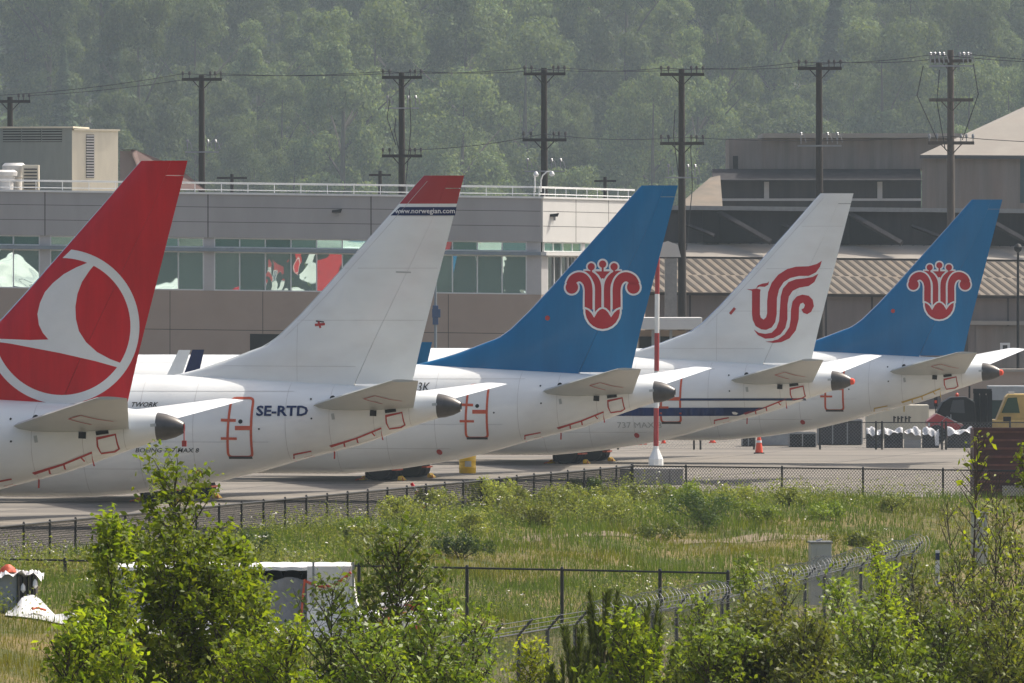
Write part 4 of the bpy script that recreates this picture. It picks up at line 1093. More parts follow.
for i, (px, ty, d, arms, sw) in enumerate(POLES):
    kx = d / F; b0 = P(px, 0, d); H = CH - (ty - HY) * kx
    e = empty('utility_pole', (b0.x, d, -.15), 0, plab[i], 'power pole', 'power poles along the buildings')
    wm = M['wood_pole_light'] if i == 6 else M['wood_pole']
    mb = MB(); mb.tube([(0.02, 0, 0), (0, 0, H * .5), (-.03, 0, H + .15)], [.30, .25, .19], 12); mb.build('pole', wm, e, smooth=True)
    for j, (ay, hw) in enumerate(arms):
        z = CH - (ay - HY) * kx + .15; w = hw * kx
        mb = MB(); mb.box((0, -.28, z), (2 * w, .13, .2)); 
        mb.tube([(-w * .45, -.28, z - .08), (0, -.25, z - .75)], .035, 5); mb.tube([(w * .45, -.28, z - .08), (0, -.25, z - .75)], .035, 5)
        a = mb.build('crossarm', wm, e)
        mb = MB()
        for f in (-.95, -.62, .42, .66, .95) if j != 1 or i != 6 else ():
            mb.lathe([(.03, 0), (.03, .2), (.09, .22), (.07, .30), (.10, .34), (.05, .46)], (f * w, -.28, z + .09), 8)
        if mb.v: mb.build('insulator', M['joint'] if i != 6 else M['galv'], a, smooth=True)
        if j == 0: TOPS.append((Vector((b0.x, d - .28, z + .40 - .15)), w))
        if j == 1 and i != 6: MIDS.append((Vector((b0.x, d - .28, z + .40 - .15)), w))
        if i == 6 and j == 2: MIDS.append((Vector((b0.x, d - .28, z + .40 - .15)), w))
    for ay, hw in sw:
        z = CH - (ay - HY) * kx + .15; w = hw * kx
        if i == 6:
            xs_ = (-.95, -.75, -.55, -.35, .55, .75)
        else: xs_ = (-.85, .35, .8)
        for f in xs_:
            x = f * w; s_ = MB(); s_.box((x, -.35, z - .1), (.1, .1, .25)); s_.tube([(x, -.35, z - .45), (x, -.35, z + .1)], .035, 6); s_.tube([(x + .05, -.35, z + .15), (x + .2, -.38, z + .1), (x + .32, -.38, z - .35)], .03, 5)
            s_.lathe([(.04, 0), (.11, .03), (.06, .1), (.11, .13), (.05, .2)], (x, -.35, z + .1), 8)
            s_.build('fuse_switch', M['galv'], e, smooth=True)
        s_ = MB(); s_.box((0, -.28, z - .55), (w * 2, .08, .1)); s_.build('switch_arm', M['steel'], e)
    if i in (2, 4, 6):   # hanging cables beside the pole
        for q, (dx, zt0, zb0) in enumerate(((-.9, 100, 145), (.55, 90, 185), (-.45, 118, 150)) if i == 2 else ((.6, 145, 250), (-.5, 110, 175)) if i == 4 else ((-1.9, 66, 140), (1.5, 64, 140), (-.8, 70, 150))):
            za, zb = CH - (zt0 - HY) * kx + .15, CH - (zb0 - HY) * kx + .15
            c_ = MB(); c_.tube([(dx * .9, -.35, za), (dx * 1.1, -.4, za * .6 + zb * .4), (dx * .45, -.33, zb)], .03, 5); c_.build('cable', M['wire'], e)
def span(name, A, B, sag, r, label, grp):
    pts = [A.lerp(B, t) + Vector((0, 0, -sag * 4 * t * (1 - t))) for t in np.linspace(0, 1, 15)]
    mb = MB(); mb.tube(pts, r, 5)
    tag(mb.build(name, M['wire']), label, 'power line', grp)
ext = (Vector((TOPS[-1][0].x + 13, 552, TOPS[-1][0].z - .9)), TOPS[-1][1])
chain = TOPS + [ext]
names = ['left edge pole', 'pole by red fin', 'three-tier pole', 'pole behind roof lamps', 'pole beside blue fin', 'pole behind phoenix fin', 'pale pole', 'right picture edge']
for i in range(len(chain) - 1):
    for f, which in ((-.9, 'left-pin'), (.9, 'right-pin')):
        off = Vector((f * chain[i][1], 0, 0)); off2 = Vector((f * chain[i + 1][1], 0, 0))
        span('power_line', chain[i][0] + off, chain[i + 1][0] + off2, .22, .021, f'{which} top wire from {names[i]} to {names[i+1]}', 'overhead power lines')
mch = [MIDS[0], MIDS[1], MIDS[2], MIDS[3], (Vector((MIDS[3][0].x + 13, 552, MIDS[3][0].z - .5)), 1)]
mn = [names[2], names[3], names[4], names[6], names[7]]
for i in range(len(mch) - 1):
    span('power_line', mch[i][0], mch[i + 1][0], .25, .022, f'lower wire from {mn[i]} to {mn[i+1]}', 'overhead power lines')
for px, ty, lab in ((232, 176, 'small far pole top with a short crossarm right of the red fin'), (380, 173, 'small far pole top left of the three-tier pole'), (605, 179, 'small far pole top left of the nearer blue fin')):
    d = 700; b0 = P(px, 0, d); k = d / F; H = CH - (ty - HY) * k
    e = empty('utility_pole', (b0.x, d, -.15), 0, lab, 'power pole', 'small far power poles')
    mb = MB(); mb.tube([(0, 0, 0), (0, 0, H + .3)], [.2, .13], 8); mb.build('pole', M['wood_pole'], e)
    mb = MB(); w = (15 if px == 232 else 11) * k
    mb.box((0, -.2, H), (2 * w, .12, .16)); mb.build('crossarm', M['wood_pole'], e)

# street lamps
def lamp(px, ty, by, d, m, label, head='ball'):
    b0 = P(px, 0, d); k = d / F; H = CH - (ty - HY) * k
    e = empty('street_lamp', (b0.x, d, 0), 0, label, 'street lamp')
    mb = MB(); mb.tube([(0, 0, 0), (0, 0, H)], [.11, .07], 10); mb.tube([(0, 0, 0), (0, 0, .25)], .2, 10); mb.build('pole', m, e, smooth=True)
    if head == 'ball':
        mb = MB(); mb.lathe([(.05, -.3), (.22, -.15), (.26, .05), (.16, .22), (.02, .28)], (0, 0, H), 14); mb.build('lamp_head', M['black'], e, smooth=True)
    return e, H
lamp(1018, 248, 400, 575, M['black'], 'thin black lamp post with a round head at the right edge')
e, H = lamp(435.5, 262, 345, 552, M['ledge'], 'slim blue-grey post with a blue box between the white fin and the nearer blue fin', None)
mb = MB(); zz = CH - (315 - HY) / F * 552; mb.box((0, -.12, zz), (.34, .25, 1.15)); mb.box((0.05, -.26, zz + .1), (.5, .03, .5)); mb.build('control_box', mat('blue_box', (.03, .07, .16), .5), e, bevel=.03)

# ------------------------------------------------------------------ things on the apron
# red and white marker pole on its block
dpole = 386.0; b0 = P(656, 0, dpole); kp = dpole / F
e = empty('concrete_block', P(651.5, 484, dpole) * 1.0, 0, 'low pale concrete block behind the fence corner, under the red-white pole', 'concrete block')
e.location.z = 0
mb = MB(); mb.box((0, 0, .345), (2.62, 1.2, .69)); mb.build('block', M['concrete'], e, bevel=.03)
mb = MB(); mb.box((-.75, -.61, .36), (.02, .02, .6)); mb.box((.75, -.61, .36), (.02, .02, .6)); mb.build('joint', M['joint'], e)
pe = empty('marker_pole', (b0.x, dpole, .69), 0, 'tall red and white banded pole with a white flared foot on a concrete block', 'marker pole')
def pz(y): return CH - (y - HY) * kp - .69
mb = MB(); mb.lathe([(.30, pz(466) + .0), (.31, pz(464)), (.30, pz(459)), (.12, pz(449)), (.11, pz(446))], (0, 0, 0), 10); mb.build('foot', M['white_paint'], pe)
ys_ = [446, 408, 371, 333, 294, 257, 220, 205]
for i in range(len(ys_) - 1):
    mb = MB(); mb.tube([(.012 * i, 0, pz(ys_[i])), (.012 * (i + 1), 0, pz(ys_[i + 1]))], .108 - .003 * i, 12); mb.build('band', M['dark_red_paint'] if i % 2 == 0 else M['white_paint'], pe, smooth=True)

# yellow drum
d_ = 408.0; b0 = P(467.5, 0, d_)
e = empty('yellow_drum', (b0.x, d_, 0), .2, 'bright yellow plastic drum under the nearer blue-finned airliner', 'drum')
mb = MB(); r = .37; mb.lathe([(r * .94, 0), (r, .03), (r, .22), (r * 1.05, .25), (r, .28), (r, .52), (r * 1.05, .55), (r, .58), (r, .78), (r * .9, .82), (.02, .82)], (0, 0, 0), 24); mb.build('body', M['yellow_plastic'], e, smooth=True)
mb = MB(); mb.lathe([(r * .7, .82), (r * .7, .87), (.02, .88)], (0, 0, 0), 20); mb.build('lid', M['yellow_plastic'], e, smooth=True)
mb = MB(); mb.box((-.05, -.385, .42), (.28, .02, .25)); mb.build('paper_label', M['grey_paint'], e)

def cone(px, by, h, label, col='cone_orange'):
    d = F * CH / (by - HY); b0 = P(px, 0, d)
    e = empty('traffic_cone', (b0.x, d, 0), 0, label, 'traffic cone', 'orange traffic cones on the apron')
    mb = MB(); mb.box((0, 0, .025), (h * .5, h * .5, .05)); mb.build('base', M['black'] if h > .8 else M[col], e)
    mb = MB(); mb.lathe([(h * .19, .05), (h * .155, h * .35), (h * .10, h * .7), (h * .05, h), (.005, h + .01)], (0, 0, 0), 18); mb.build('cone_body', M[col], e, smooth=True)
    mb = MB(); mb.lathe([(h * .136, h * .50), (h * .105, h * .68)], (0, 0, 0), 18); 
    mb = MB(); mb.lathe([(h * .127 + .012, h * .53), (h * .112 + .012, h * .64)], (0, 0, 0), 18); mb.build('reflective_band', M['decal_white'], e, smooth=True)
cone(759, 453.5, 1.0, 'largest orange cone, standing in the open on the apron')
cone(712.5, 443, .75, 'orange marker cone beside the far fence, left of the largest cone')
cone(663.5, 443.5, .55, 'small orange cone just right of the red-white pole')
cone(645, 444.5, .42, 'rightmost of three small orange cones left of the red-white pole')
cone(640, 445, .42, 'middle of three small orange cones left of the red-white pole')
cone(633, 445.5, .42, 'leftmost of three small orange cones left of the red-white pole')

# leaning red and white bar by the fence
A = P(411.5, 483, 306); B = P(424.5, 508, 306); mb = MB(); 
e = empty('barrier_bar', (B.x, 306, 0), 0, 'thin red and white bar leaning behind the black diagonal fence', 'barrier bar')
v = A - B; L = B.z
for i in range(6):
    a = Vector((0, 0, B.z)) + v * (i / 6); b = Vector((0, 0, B.z)) + v * ((i + 1) / 6)
    mb = MB(); mb.tube([a, b], .055, 8); mb.build('band', M['red_paint'] if i % 3 != 1 else M['white_paint'], e, smooth=True)
mb = MB(); mb.box((0, 0, B.z / 2), (.12, .12, B.z)); mb.box((0, 0, .05), (.5, .5, .1)); mb.build('stand', M['steel'], e)

# ------------------------------------------------------------------ chain link fences
def panel(mb, A, B, z0a, z1a, z0b, z1b, pitch, w, mi=0):
    """real diagonal wires between two posts"""
    L = (B - A).length; n = max(2, int(L / pitch)); H = ((z1a - z0a) + (z1b - z0b)) / 2; run = H
    nrm = Vector((-(B - A).y, (B - A).x, 0)).normalized() * .004
    for dirn in (1, -1):
        t = -run
        while t < L:
            ta, tb = t, t + run; ha, hb = 0.0, 1.0
            if dirn < 0: pass
            if ta < 0: ha = -ta / run; ta = 0
            if tb > L: hb = 1 - (tb - L) / run; tb = L
            if tb > ta:
                def q(tt, h):
                    f = tt / L; hh = h if dirn > 0 else 1 - h
                    p = A.lerp(B, f); return Vector((p.x, p.y, (z0a + (z0b - z0a) * f) + hh * ((z1a - z0a) * (1 - f) + (z1b - z0b) * f)))
                a, b = q(ta, ha), q(tb, hb); dvec = (b - a); 
                if dvec.length > .02:
                    up = Vector((0, 0, 1)) - dvec.normalized() * dvec.normalized().z; up = up.normalized() * w / 2
                    o = nrm * dirn
                    mb.add([a + up + o, a - up + o, b - up + o, b + up + o], [(0, 1, 2, 3)], mi); th_ = nrm.normalized() * w / 2; mb.add([a + th_ + o, a - th_ + o, b - th_ + o, b + th_ + o], [(0, 1, 2, 3)], mi)
            t += pitch * 1.41
def fence(name, pts, h, label, posts_m, wire_m, pitch=.075, w=.006, rail=True, base=None, post_r=.035, zoff=0.0):
    """pts: (x, y) post positions"""
    e = empty(name, (pts[0][0], pts[0][1], 0), 0, label, 'fence')
    o_ = Vector(e.location)
    Z = [gz(*p) if base is None else base(*p) for p in pts]
    mb = MB()
    for i in range(len(pts) - 1):
        A = Vector((*pts[i], 0)) - o_; B = Vector((*pts[i + 1], 0)) - o_
        panel(mb, A, B, Z[i] + .03, Z[i] + h, Z[i + 1] + .03, Z[i + 1] + h, pitch, w)
    mb.build('chain_link', wire_m, e)
    for i, p in enumerate(pts):
        mb = MB(); q = Vector((*p, 0)) - o_; r = post_r * (1.6 if name == 'apron_fence' and abs(p[0] - FB[0]) < .01 else 1)
        mb.tube([(q.x, q.y, Z[i] - .2), (q.x, q.y, Z[i] + h + .03)], r, 8); mb.lathe([(r, 0), (r * .7, .04), (.005, .05)], (q.x, q.y, Z[i] + h + .03), 8); mb.build('post', posts_m, e, smooth=True)
    if rail:
        mb = MB(); mb.tube([(p[0] - o_.x, p[1] - o_.y, Z[i] + h) for i, p in enumerate(pts)], .028, 6); mb.build('top_rail', posts_m, e)
    return e
# apron fence: diagonal run, corner, then right run
dirv = Vector((FB[0] - FA[0], FB[1] - FA[1])).normalized(); Lf = math.hypot(FB[0] - FA[0], FB[1] - FA[1])
n_ = round((Lf + 8) / 2.55); pts = [(FB[0] - dirv.x * 2.55 * i, FB[1] - dirv.y * 2.55 * i) for i in range(n_, -1, -1)]
for px in (686, 782, 863, 943, 1035, 1125):
    x = FB[0]
    for _ in range(6):
        y = float(y_fence(x)); x = (px - 512) / F * y
    pts.append((x, y))
fence('apron_fence', pts, .93, 'low black chain link fence turning a corner along the apron edge', M['black_fence'], M['black_fence'], .085, .014, base=lambda x, y: FZ)
# meadow fence
mp = []
for px in (-130, -32, 65, 163, 261, 359, 467, 562, 660, 728):
    d = 238 + (px / 730.0) * (-11); mp.append(((px - 512) / F * d, d))
fence('meadow_fence', mp, 1.12, 'black rail fence crossing the meadow behind the white wrapped stack', M['black_fence'], M['black_fence'], .10, .003, base=lambda x, y: .38, post_r=.045)
# far fence across the apron
fp_ = []
for px in (560, 618, 694, 700.5, 754, 760, 820, 876, 882, 942, 946, 1010, 1060):
    d = 462; fp_.append(((px - 512) / F * d, d))
fence('far_apron_fence', fp_, 1.35, 'dark low fence across the far side of the apron below the farthest blue-finned airliner', M['black_fence'], M['steel'], .12, .008, base=lambda x, y: 0.0, post_r=.05)

# security fence with outriggers and a razor wire coil
spts = []
x0, y0 = -.48, 193.0; dv_ = Vector((12.13, 72.0)).normalized()
for i in range(-6, 20): q = Vector((x0, y0)) + dv_ * 3.75 * i; spts.append((q.x, q.y))
sec_h = 2.0
sf = empty('security_fence', (x0, y0, 0), 0, 'tall galvanised chain link fence with razor wire coil running away to the right', 'fence'); o_ = Vector(sf.location)
ST_ = lambda x, y: 1.52 - sec_h
ZTOP = lambda t: 1.52 - .34 * min(1.0, max(0.0, t / 32))
TT = [3.75 * (i - 6) for i in range(len(spts))]
mb = MB()
for i in range(len(spts) - 1):
    A = Vector((*spts[i], 0)) - o_; B = Vector((*spts[i + 1], 0)) - o_
    za_, zb_2 = ZTOP(TT[i]), ZTOP(TT[i + 1]); panel(mb, A, B, za_ - sec_h - .3, za_ - .28, zb_2 - sec_h - .3, zb_2 - .28, .105, .004)
mb.build('chain_link', M['galv'], sf)
lean = Vector((dv_.y, -dv_.x)) * .30   # arms lean outward, to the right
M['fence_post'] = mat('fence_post', (.055, .06, .07), .5, .3, var=.2)
for p, t_ in zip(spts, TT):
    zt_ = ZTOP(t_); q = Vector((*p, 0)) - o_; mb = MB(); mb.tube([(q.x, q.y, zt_ - sec_h - .5), (q.x, q.y, zt_ - .3)], .045, 8)
    po = mb.build('post', M['fence_post'], sf, smooth=True)
    mb = MB(); mb.tube([(q.x, q.y, zt_ - .3), (q.x + lean.x, q.y + lean.y, zt_ + .04)], .03, 6); mb.build('outrigger', M['fence_post'], po)
mb = MB(); mb.tube([Vector((*p, ZTOP(t_) - .28)) - o_ for p, t_ in zip(spts, TT)], .022, 6); mb.build('top_rail', M['fence_post'], sf)
mb = MB()
for f in (.3, .62, .95):
    mb.tube([Vector((p[0] + lean.x * f, p[1] + lean.y * f, ZTOP(t_) - .3 + .34 * f)) - o_ for p, t_ in zip(spts, TT)], .008, 4)
mb.build('barbed_wire', M['fence_post'], sf)
mb = MB(); pts_ = []
t0, t1, R_, pit = 12.0, 72.0, .27, .68
for i in range(int((t1 - t0) / pit * 14)):
    t = t0 + i * pit / 14; a = i / 14 * 2 * math.pi
    R = R_ * (1 + .08 * math.sin(i * .37) + .05 * math.sin(i * .083))
    c = Vector((x0 + dv_.x * t + lean.x * .55, y0 + dv_.y * t + lean.y * .55, ZTOP(t) - .06 + .04 * math.sin(t * .9)))
    pts_.append(c + Vector((lean.x / .3 * math.cos(a) * R, lean.y / .3 * math.cos(a) * R, math.sin(a) * R)) - o_)
mb.tube(pts_, .008, 4); mb.build('razor_wire', M['galv'], sf)

# electrical cabinets by the security fence
def cabinet(px, py0, py1, w_px, d, label):
    k = d / F; b0 = P(px, py1, d); h = (py1 - py0) * k + .3; w = w_px * k
    e = empty('electrical_cabinet', (b0.x, d, b0.z - .3), .12, label, 'cabinet')
    mb = MB(); mb.box((0, 0, h / 2), (w, w * .8, h - .12)); mb.build('body', M['grey_paint'], e, bevel=.015)
    mb = MB(); mb.box((0, 0, h - .03), (w * 1.1, w * .9, .06)); mb.tube([(-w * .2, 0, h), (w * .1, 0, h + .05)], .03, 6); mb.build('roof', M['galv'], e, bevel=.01)
    mb = MB(); mb.box((w * .12, -w * .41, h * .5), (w * .66, .02, h * .8)); d_ = mb.build('door', M['grey_paint'], e)
    mb = MB(); mb.box((-w * .12, -w * .43, h * .52), (.03, .03, .14)); mb.build('handle', M['black'], d_)
    return e
cabinet(820, 541, 596, 21, 250, 'grey metal cabinet standing by the razor wire fence')
cabinet(979, 512, 560, 15, 290, 'grey box half hidden by thin branches at the right')
b0 = P(937.5, 575, 262); e = empty('marker_post', (b0.x, 262, b0.z - .3), 0, 'white and blue marker post beside the far end of the razor wire fence', 'marker post')
mb = MB(); mb.box((0, 0, .5), (.12, .05, 1.0)); mb.build('post', M['decal_white'], e); mb = MB(); mb.box((0, -.03, .82), (.12, .02, .2)); mb.build('band', M['navy_paint'], e)

# ------------------------------------------------------------------ far right: vehicles, barriers, container
def wheel(parent, c, r, w, name='wheel'):
    mb = MB(); mb.lathe([(r * .6, -w / 2), (r * .92, -w / 2), (r, -w * .3), (r, w * .3), (r * .92, w / 2), (r * .6, w / 2)], c, 22, axis='y'); t = mb.build(name, M['rubber'], parent, smooth=True)
    mb = MB(); mb.lathe([(.02, -w * .52), (r * .3, -w * .50), (r * .55, -w * .4), (r * .62, -w * .46), (r * .62, w * .4), (.02, w * .4)], c, 16, axis='y'); mb.build('rim', M['steel'], t, smooth=True)
dv1 = 478.0; kv = dv1 / F
def V(px, py, d=dv1): q = P(px, py, d); return q
# red and black machine
b0 = V(948, 0); e = empty('yard_loader', (b0.x, dv1, 0), 0, 'dark red and black loader with a sloping bonnet and glazed cab', 'loader')
X_ = lambda px: (px - 948) * kv
Zv = lambda py: CH - (py - HY) * kv
mb = MB(); mb.prism([(X_(927), Zv(430)), (X_(926), Zv(421)), (X_(936), Zv(413.5)), (X_(968), Zv(427)), (X_(972), Zv(436)), (X_(930), Zv(438))], 'y', -1.0, 1.0); mb.build('bonnet', M['dark_red_paint'], e, bevel=.05)
mb = MB(); mb.prism([(X_(936), Zv(413)), (X_(942), Zv(402)), (X_(950), Zv(397)), (X_(966), Zv(396.5)), (X_(974), Zv(402)), (X_(976), Zv(436)), (X_(970), Zv(427))], 'y', -.9, .9); cb = mb.build('cab', M['black'], e, bevel=.05)
mb = MB(); mb.prism([(X_(949), Zv(412)), (X_(952), Zv(400)), (X_(963), Zv(399.5)), (X_(964), Zv(413))], 'y', -.93, -.89); mb.build('window', mat('cab_glass', (.045, .05, .055), .3), cb)
mb = MB()
for x in (976, 982.5, 989): mb.box((X_(x), -.3, (Zv(391) + .3) / 2), (.28, .3, Zv(391) - .3))
mb.box((X_(982), -.3, Zv(391)), (.95, .4, .25)); mb.box((X_(982), -.35, Zv(410)), (.9, .3, .2)); mb.tube([(X_(979), -.5, Zv(432)), (X_(979), -.5, Zv(395))], .06, 8); mb.tube([(X_(986), -.5, Zv(432)), (X_(986), -.5, Zv(395))], .06, 8)
mb.build('mast', M['black'], e)
mb = MB(); mb.tube([(X_(935), -.8, Zv(413)), (X_(935), -.8, Zv(400))], .03, 6); mb.box((X_(935), -.8, Zv(401)), (.18, .12, .55)); mb.build('mirror', M['black'], e)
mb = MB(); mb.box((X_(935), -.87, Zv(401.5)), (.12, .03, .14)); mb.build('marker_light', M['cone_orange'], e)
mb = MB(); mb.tube([(X_(969), -.5, Zv(398)), (X_(969), -.5, Zv(386))], .05, 8); mb.build('exhaust', M['black'], e)
mb = MB(); mb.lathe([(.08, 0), (.09, .12), (.02, .2)], (X_(957), 0, Zv(396.5)), 10); mb.build('beacon', M['cone_orange'], e)
mb = MB(); mb.tube([(X_(938), -.98, Zv(424)), (X_(946), -.98, Zv(416)), (X_(964), -.98, Zv(428))], .03, 6); mb.tube([(X_(950), -.95, Zv(430)), (X_(950), -.95, Zv(414))], .025, 6); mb.build('handrail', M['steel'], e)
for y_ in (-.7, .2): mb = MB(); mb.box((X_(928), y_ - .32, Zv(424)), (.12, .1, .22)); mb.build('headlight', M['insulator'], e)
for x in (936, 966): wheel(e, (X_(x), -.85, .5), .5, .4)
for x in (936, 966): wheel(e, (X_(x), .85, .5), .5, .4)
# yellow loader
b0 = V(1005, 0); e = empty('yellow_excavator', (b0.x, dv1 + 1, 0), 0, 'yellow machine with a slanted cab window at the right edge', 'excavator')
X_ = lambda px: (px - 1005) * kv
mb = MB(); mb.prism([(X_(994), Zv(427)), (X_(1006), Zv(397)), (X_(1009), Zv(394)), (X_(1042), Zv(394)), (X_(1042), Zv(427))], 'y', -.8, .8); cb = mb.build('cab', M['yellow_cab'] if 'yellow_cab' in M else M.setdefault('yellow_cab', mat('yellow_cab', (.50, .34, .10), .55, var=.15, dirt=(.3, .22, .12))), e, bevel=.06)
mb = MB(); mb.prism([(X_(1001.5), Zv(413)), (X_(1008), Zv(398)), (X_(1017), Zv(397.5)), (X_(1020), Zv(413))], 'y', -.84, -.78); mb.build('window', mat('green_glass', (.02, .06, .03), .15), cb)
mb = MB(); mb.prism([(X_(983), Zv(423)), (X_(988), Zv(419)), (X_(996), Zv(420)), (X_(1045), Zv(420)), (X_(1045), Zv(434)), (X_(985), Zv(434))], 'y', -1.1, 1.1); mb.build('body', M['yellow_cab'], e, bevel=.06)
mb = MB(); mb.box((X_(1007), -1.12, Zv(419)), (.4, .05, .25)); mb.build('handle', M['black'], e)
mb = MB(); mb.tube([(X_(990), -.7, Zv(419)), (X_(990), -.7, Zv(404))], .06, 8); mb.build('exhaust', M['black'], e)
mb = MB(); mb.box((X_(1012), -.5, Zv(393)), (.3, .14, .16)); mb.build('work_light', M['insulator'], e)
mb = MB(); mb.prism([(X_(1001), Zv(426)), (X_(1001), Zv(415)), (X_(1021), Zv(415)), (X_(1021), Zv(426))], 'y', -.83, -.795); mb.build('door', M['yellow_cab'], cb)
for s_ in (-1, 1):
    mb = MB(); mb.prism([(X_(982), .35), (X_(985), .75), (X_(1040), .75), (X_(1044), .35), (X_(1040), .02), (X_(986), .02)], 'y', s_ * .95 - .25, s_ * .95 + .25); mb.build('track', M['rubber'], e, bevel=.05)
# pale storage container with stencilled marks behind the dark machine
dc_ = 492.0; kc = dc_ / F; b0 = P(898, 0, dc_); e = empty('cream_container', (b0.x, dc_, 0), 0, 'weathered cream container behind the red and black loader', 'container')
Zc = lambda py: CH - (py - HY) * kc
mb = MB(); mb.box((0, 1.2, Zc(405) / 2), (62 * kc, 2.4, Zc(405) - .02)); mb.build('body', M['cream'], e)
mb = MB()
for i in range(16): mb.box(((-29 + i * 3.9) * kc, -.02, Zc(405) / 2), (.07, .04, Zc(405) - .25))
mb.build('rib', M['cream'], e)
mb = MB()
for i, x in enumerate((8, 12, 15.5, 19.5, 23)): mb.box(((-12 + x) * kc, -.045, Zc(419)), (.09, .01, .3)); mb.box(((-12 + x + .9) * kc, -.045, Zc(417.5) - .05 * i % .1), (.12, .01, .07))
mb.build('stencil_mark', M['joint'], e)
# grey-white container and dark boxes to the left
def crate(px0, px1, py0, py1, d, m, name, label, cat, rib=True):
    k = d / F; b0 = P((px0 + px1) / 2, 0, d); w = (px1 - px0) * k; h = CH - (py0 - HY) * k
    e = empty(name, (b0.x, d, 0), 0, label, cat)
    mb = MB(); mb.box((0, .9, h / 2), (w, 1.8, h - .04)); mb.build('body', m, e, bevel=.03)
    mb = MB()
    n = max(2, int(w / .6))
    for i in range(n + 1): mb.box((-w / 2 + w * i / n, -.02, h / 2), (.06, .05, h - .1))
    mb.box((0, -.02, h - .06), (w + .02, .06, .08)); mb.build('frame', M['steel'] if rib else m, e)
    return e
M['pale_sheet'] = mat('pale_sheet', (.30, .32, .33), .6)
crate(760, 791, 429, 446, 472, M['pale_sheet'], 'sheet_box', 'pale grey boxed load between the largest cone and the black crate', 'box', False)
crate(789, 816, 432, 446, 468, M['black'], 'black_crate', 'black crate with something red on top on the far apron', 'crate')
crate(818, 862, 419, 446, 474, M['dark_wall'], 'dark_trailer', 'dark framed trailer body under the farthest blue-finned airliner', 'trailer')
crate(742, 755, 434, 446, 470, M['dark_wall'], 'grey_bin', 'small dark grey bin beside the largest orange cone', 'bin')
b0 = P(795, 431.5, 467.5); e = empty('red_bag', (b0.x, 468.6, CH - (432 - HY) / F * 468 + .02), 0, 'red bag lying on the black crate', 'bag')
mb = MB(); mb.lathe([(.02, 0), (.28, .0), (.33, .1), (.24, .22), (.05, .26)], (0, 0, 0), 10); mb.build('sack', M['red_paint'], e, smooth=True)
mb = MB(); mb.box((0, 0, .27), (.12, .06, .06)); mb.build('knot', M['red_paint'], e)
# low concrete barriers under torn white sheeting
M['white_sheet'] = mat('white_sheet', (.55, .55, .55), .45, var=.06, scale=2, bump=.4)
lb_ = ['left', 'second from left', 'middle', 'second from right', 'right']
for i, (x0, x1) in enumerate(((866, 883), (884, 903), (904, 921), (922, 939), (947, 972))):
    d = 466.5; k = d / F; b0 = P((x0 + x1) / 2, 0, d); w = (x1 - x0) * k - .03
    e = empty('concrete_barrier', (b0.x, d, 0), 0, f'{lb_[i]} one of the low barriers under white sheeting before the machines', 'barrier', 'low barriers before the machines')
    mb = MB(); mb.prism([(-.3, .0), (.3, .0), (.28, .2), (.15, .4), (.11, .85), (-.11, .85), (-.15, .4), (-.28, .2)], 'x', -w / 2, w / 2); mb.build('barrier', M['dark_wall'] if i != 2 else M['concrete'], e)
    r_ = random.Random(i); mb = MB(); nx_, ny_ = 22, 12
    def sheet(a, b):
        x = -w / 2 + w * a; y = -.36 + .72 * b
        hang = .95 - max(0, abs(b - .5) - .22) * (.9 + .5 * math.sin(a * 5 + i * 2) + (2.2 if i == 3 and a > .75 else 0))
        return (x, y, max(.05, hang + .09 * math.sin(a * 6 + i * 2) + .05 * math.sin(a * 14 + b * 5 + i)))
    g_ = [[sheet(a / nx_, b / ny_) for a in range(nx_ + 1)] for b in range(ny_ + 1)]
    mb.loft(g_, closed=False, caps=False); o = mb.build('sheeting', M['white_sheet'], e, smooth=True)
# maroon ribbed container in front at the right edge
dm = 318.5; km = dm / F; b0 = P(974, 0, dm); zb_ = 1.2
e = empty('maroon_container', (b0.x, dm, 0), 0, 'dark maroon ribbed container at the right edge beyond the meadow', 'container')
M['maroon'] = mat('maroon', (.085, .026, .024), .6, var=.3, scale=2, stretch=(.5, 1, 3), dirt=(.08, .04, .03))
h1 = CH - (429 - HY) * km; w = 75 * km
mb = MB(); mb.box((w / 2, 1.3, (h1 + .9) / 2), (w, 2.6, h1 - .9)); mb.build('body', M['maroon'], e)
mb = MB()
for i in range(9): mb.box((w / 2, -.02, 1.1 + (h1 - 1.2) * i / 8), (w, .1, .07))
mb.build('rib', M.setdefault('maroon_rib', mat('maroon_rib', (.15, .055, .045), .7, var=.3, scale=3)), e); mb = MB(); mb.box((w / 2, -.03, h1 + .0), (w + .06, .16, .1)); mb.box((.04, -.03, (h1 + .9) / 2), (.1, .14, h1 - .9)); mb.build('frame', M['maroon'], e)
mb = MB(); mb.box((.55 * w, -.12, 1.35), (w * .35, .1, .35)); mb.build('step', M['concrete'], e)
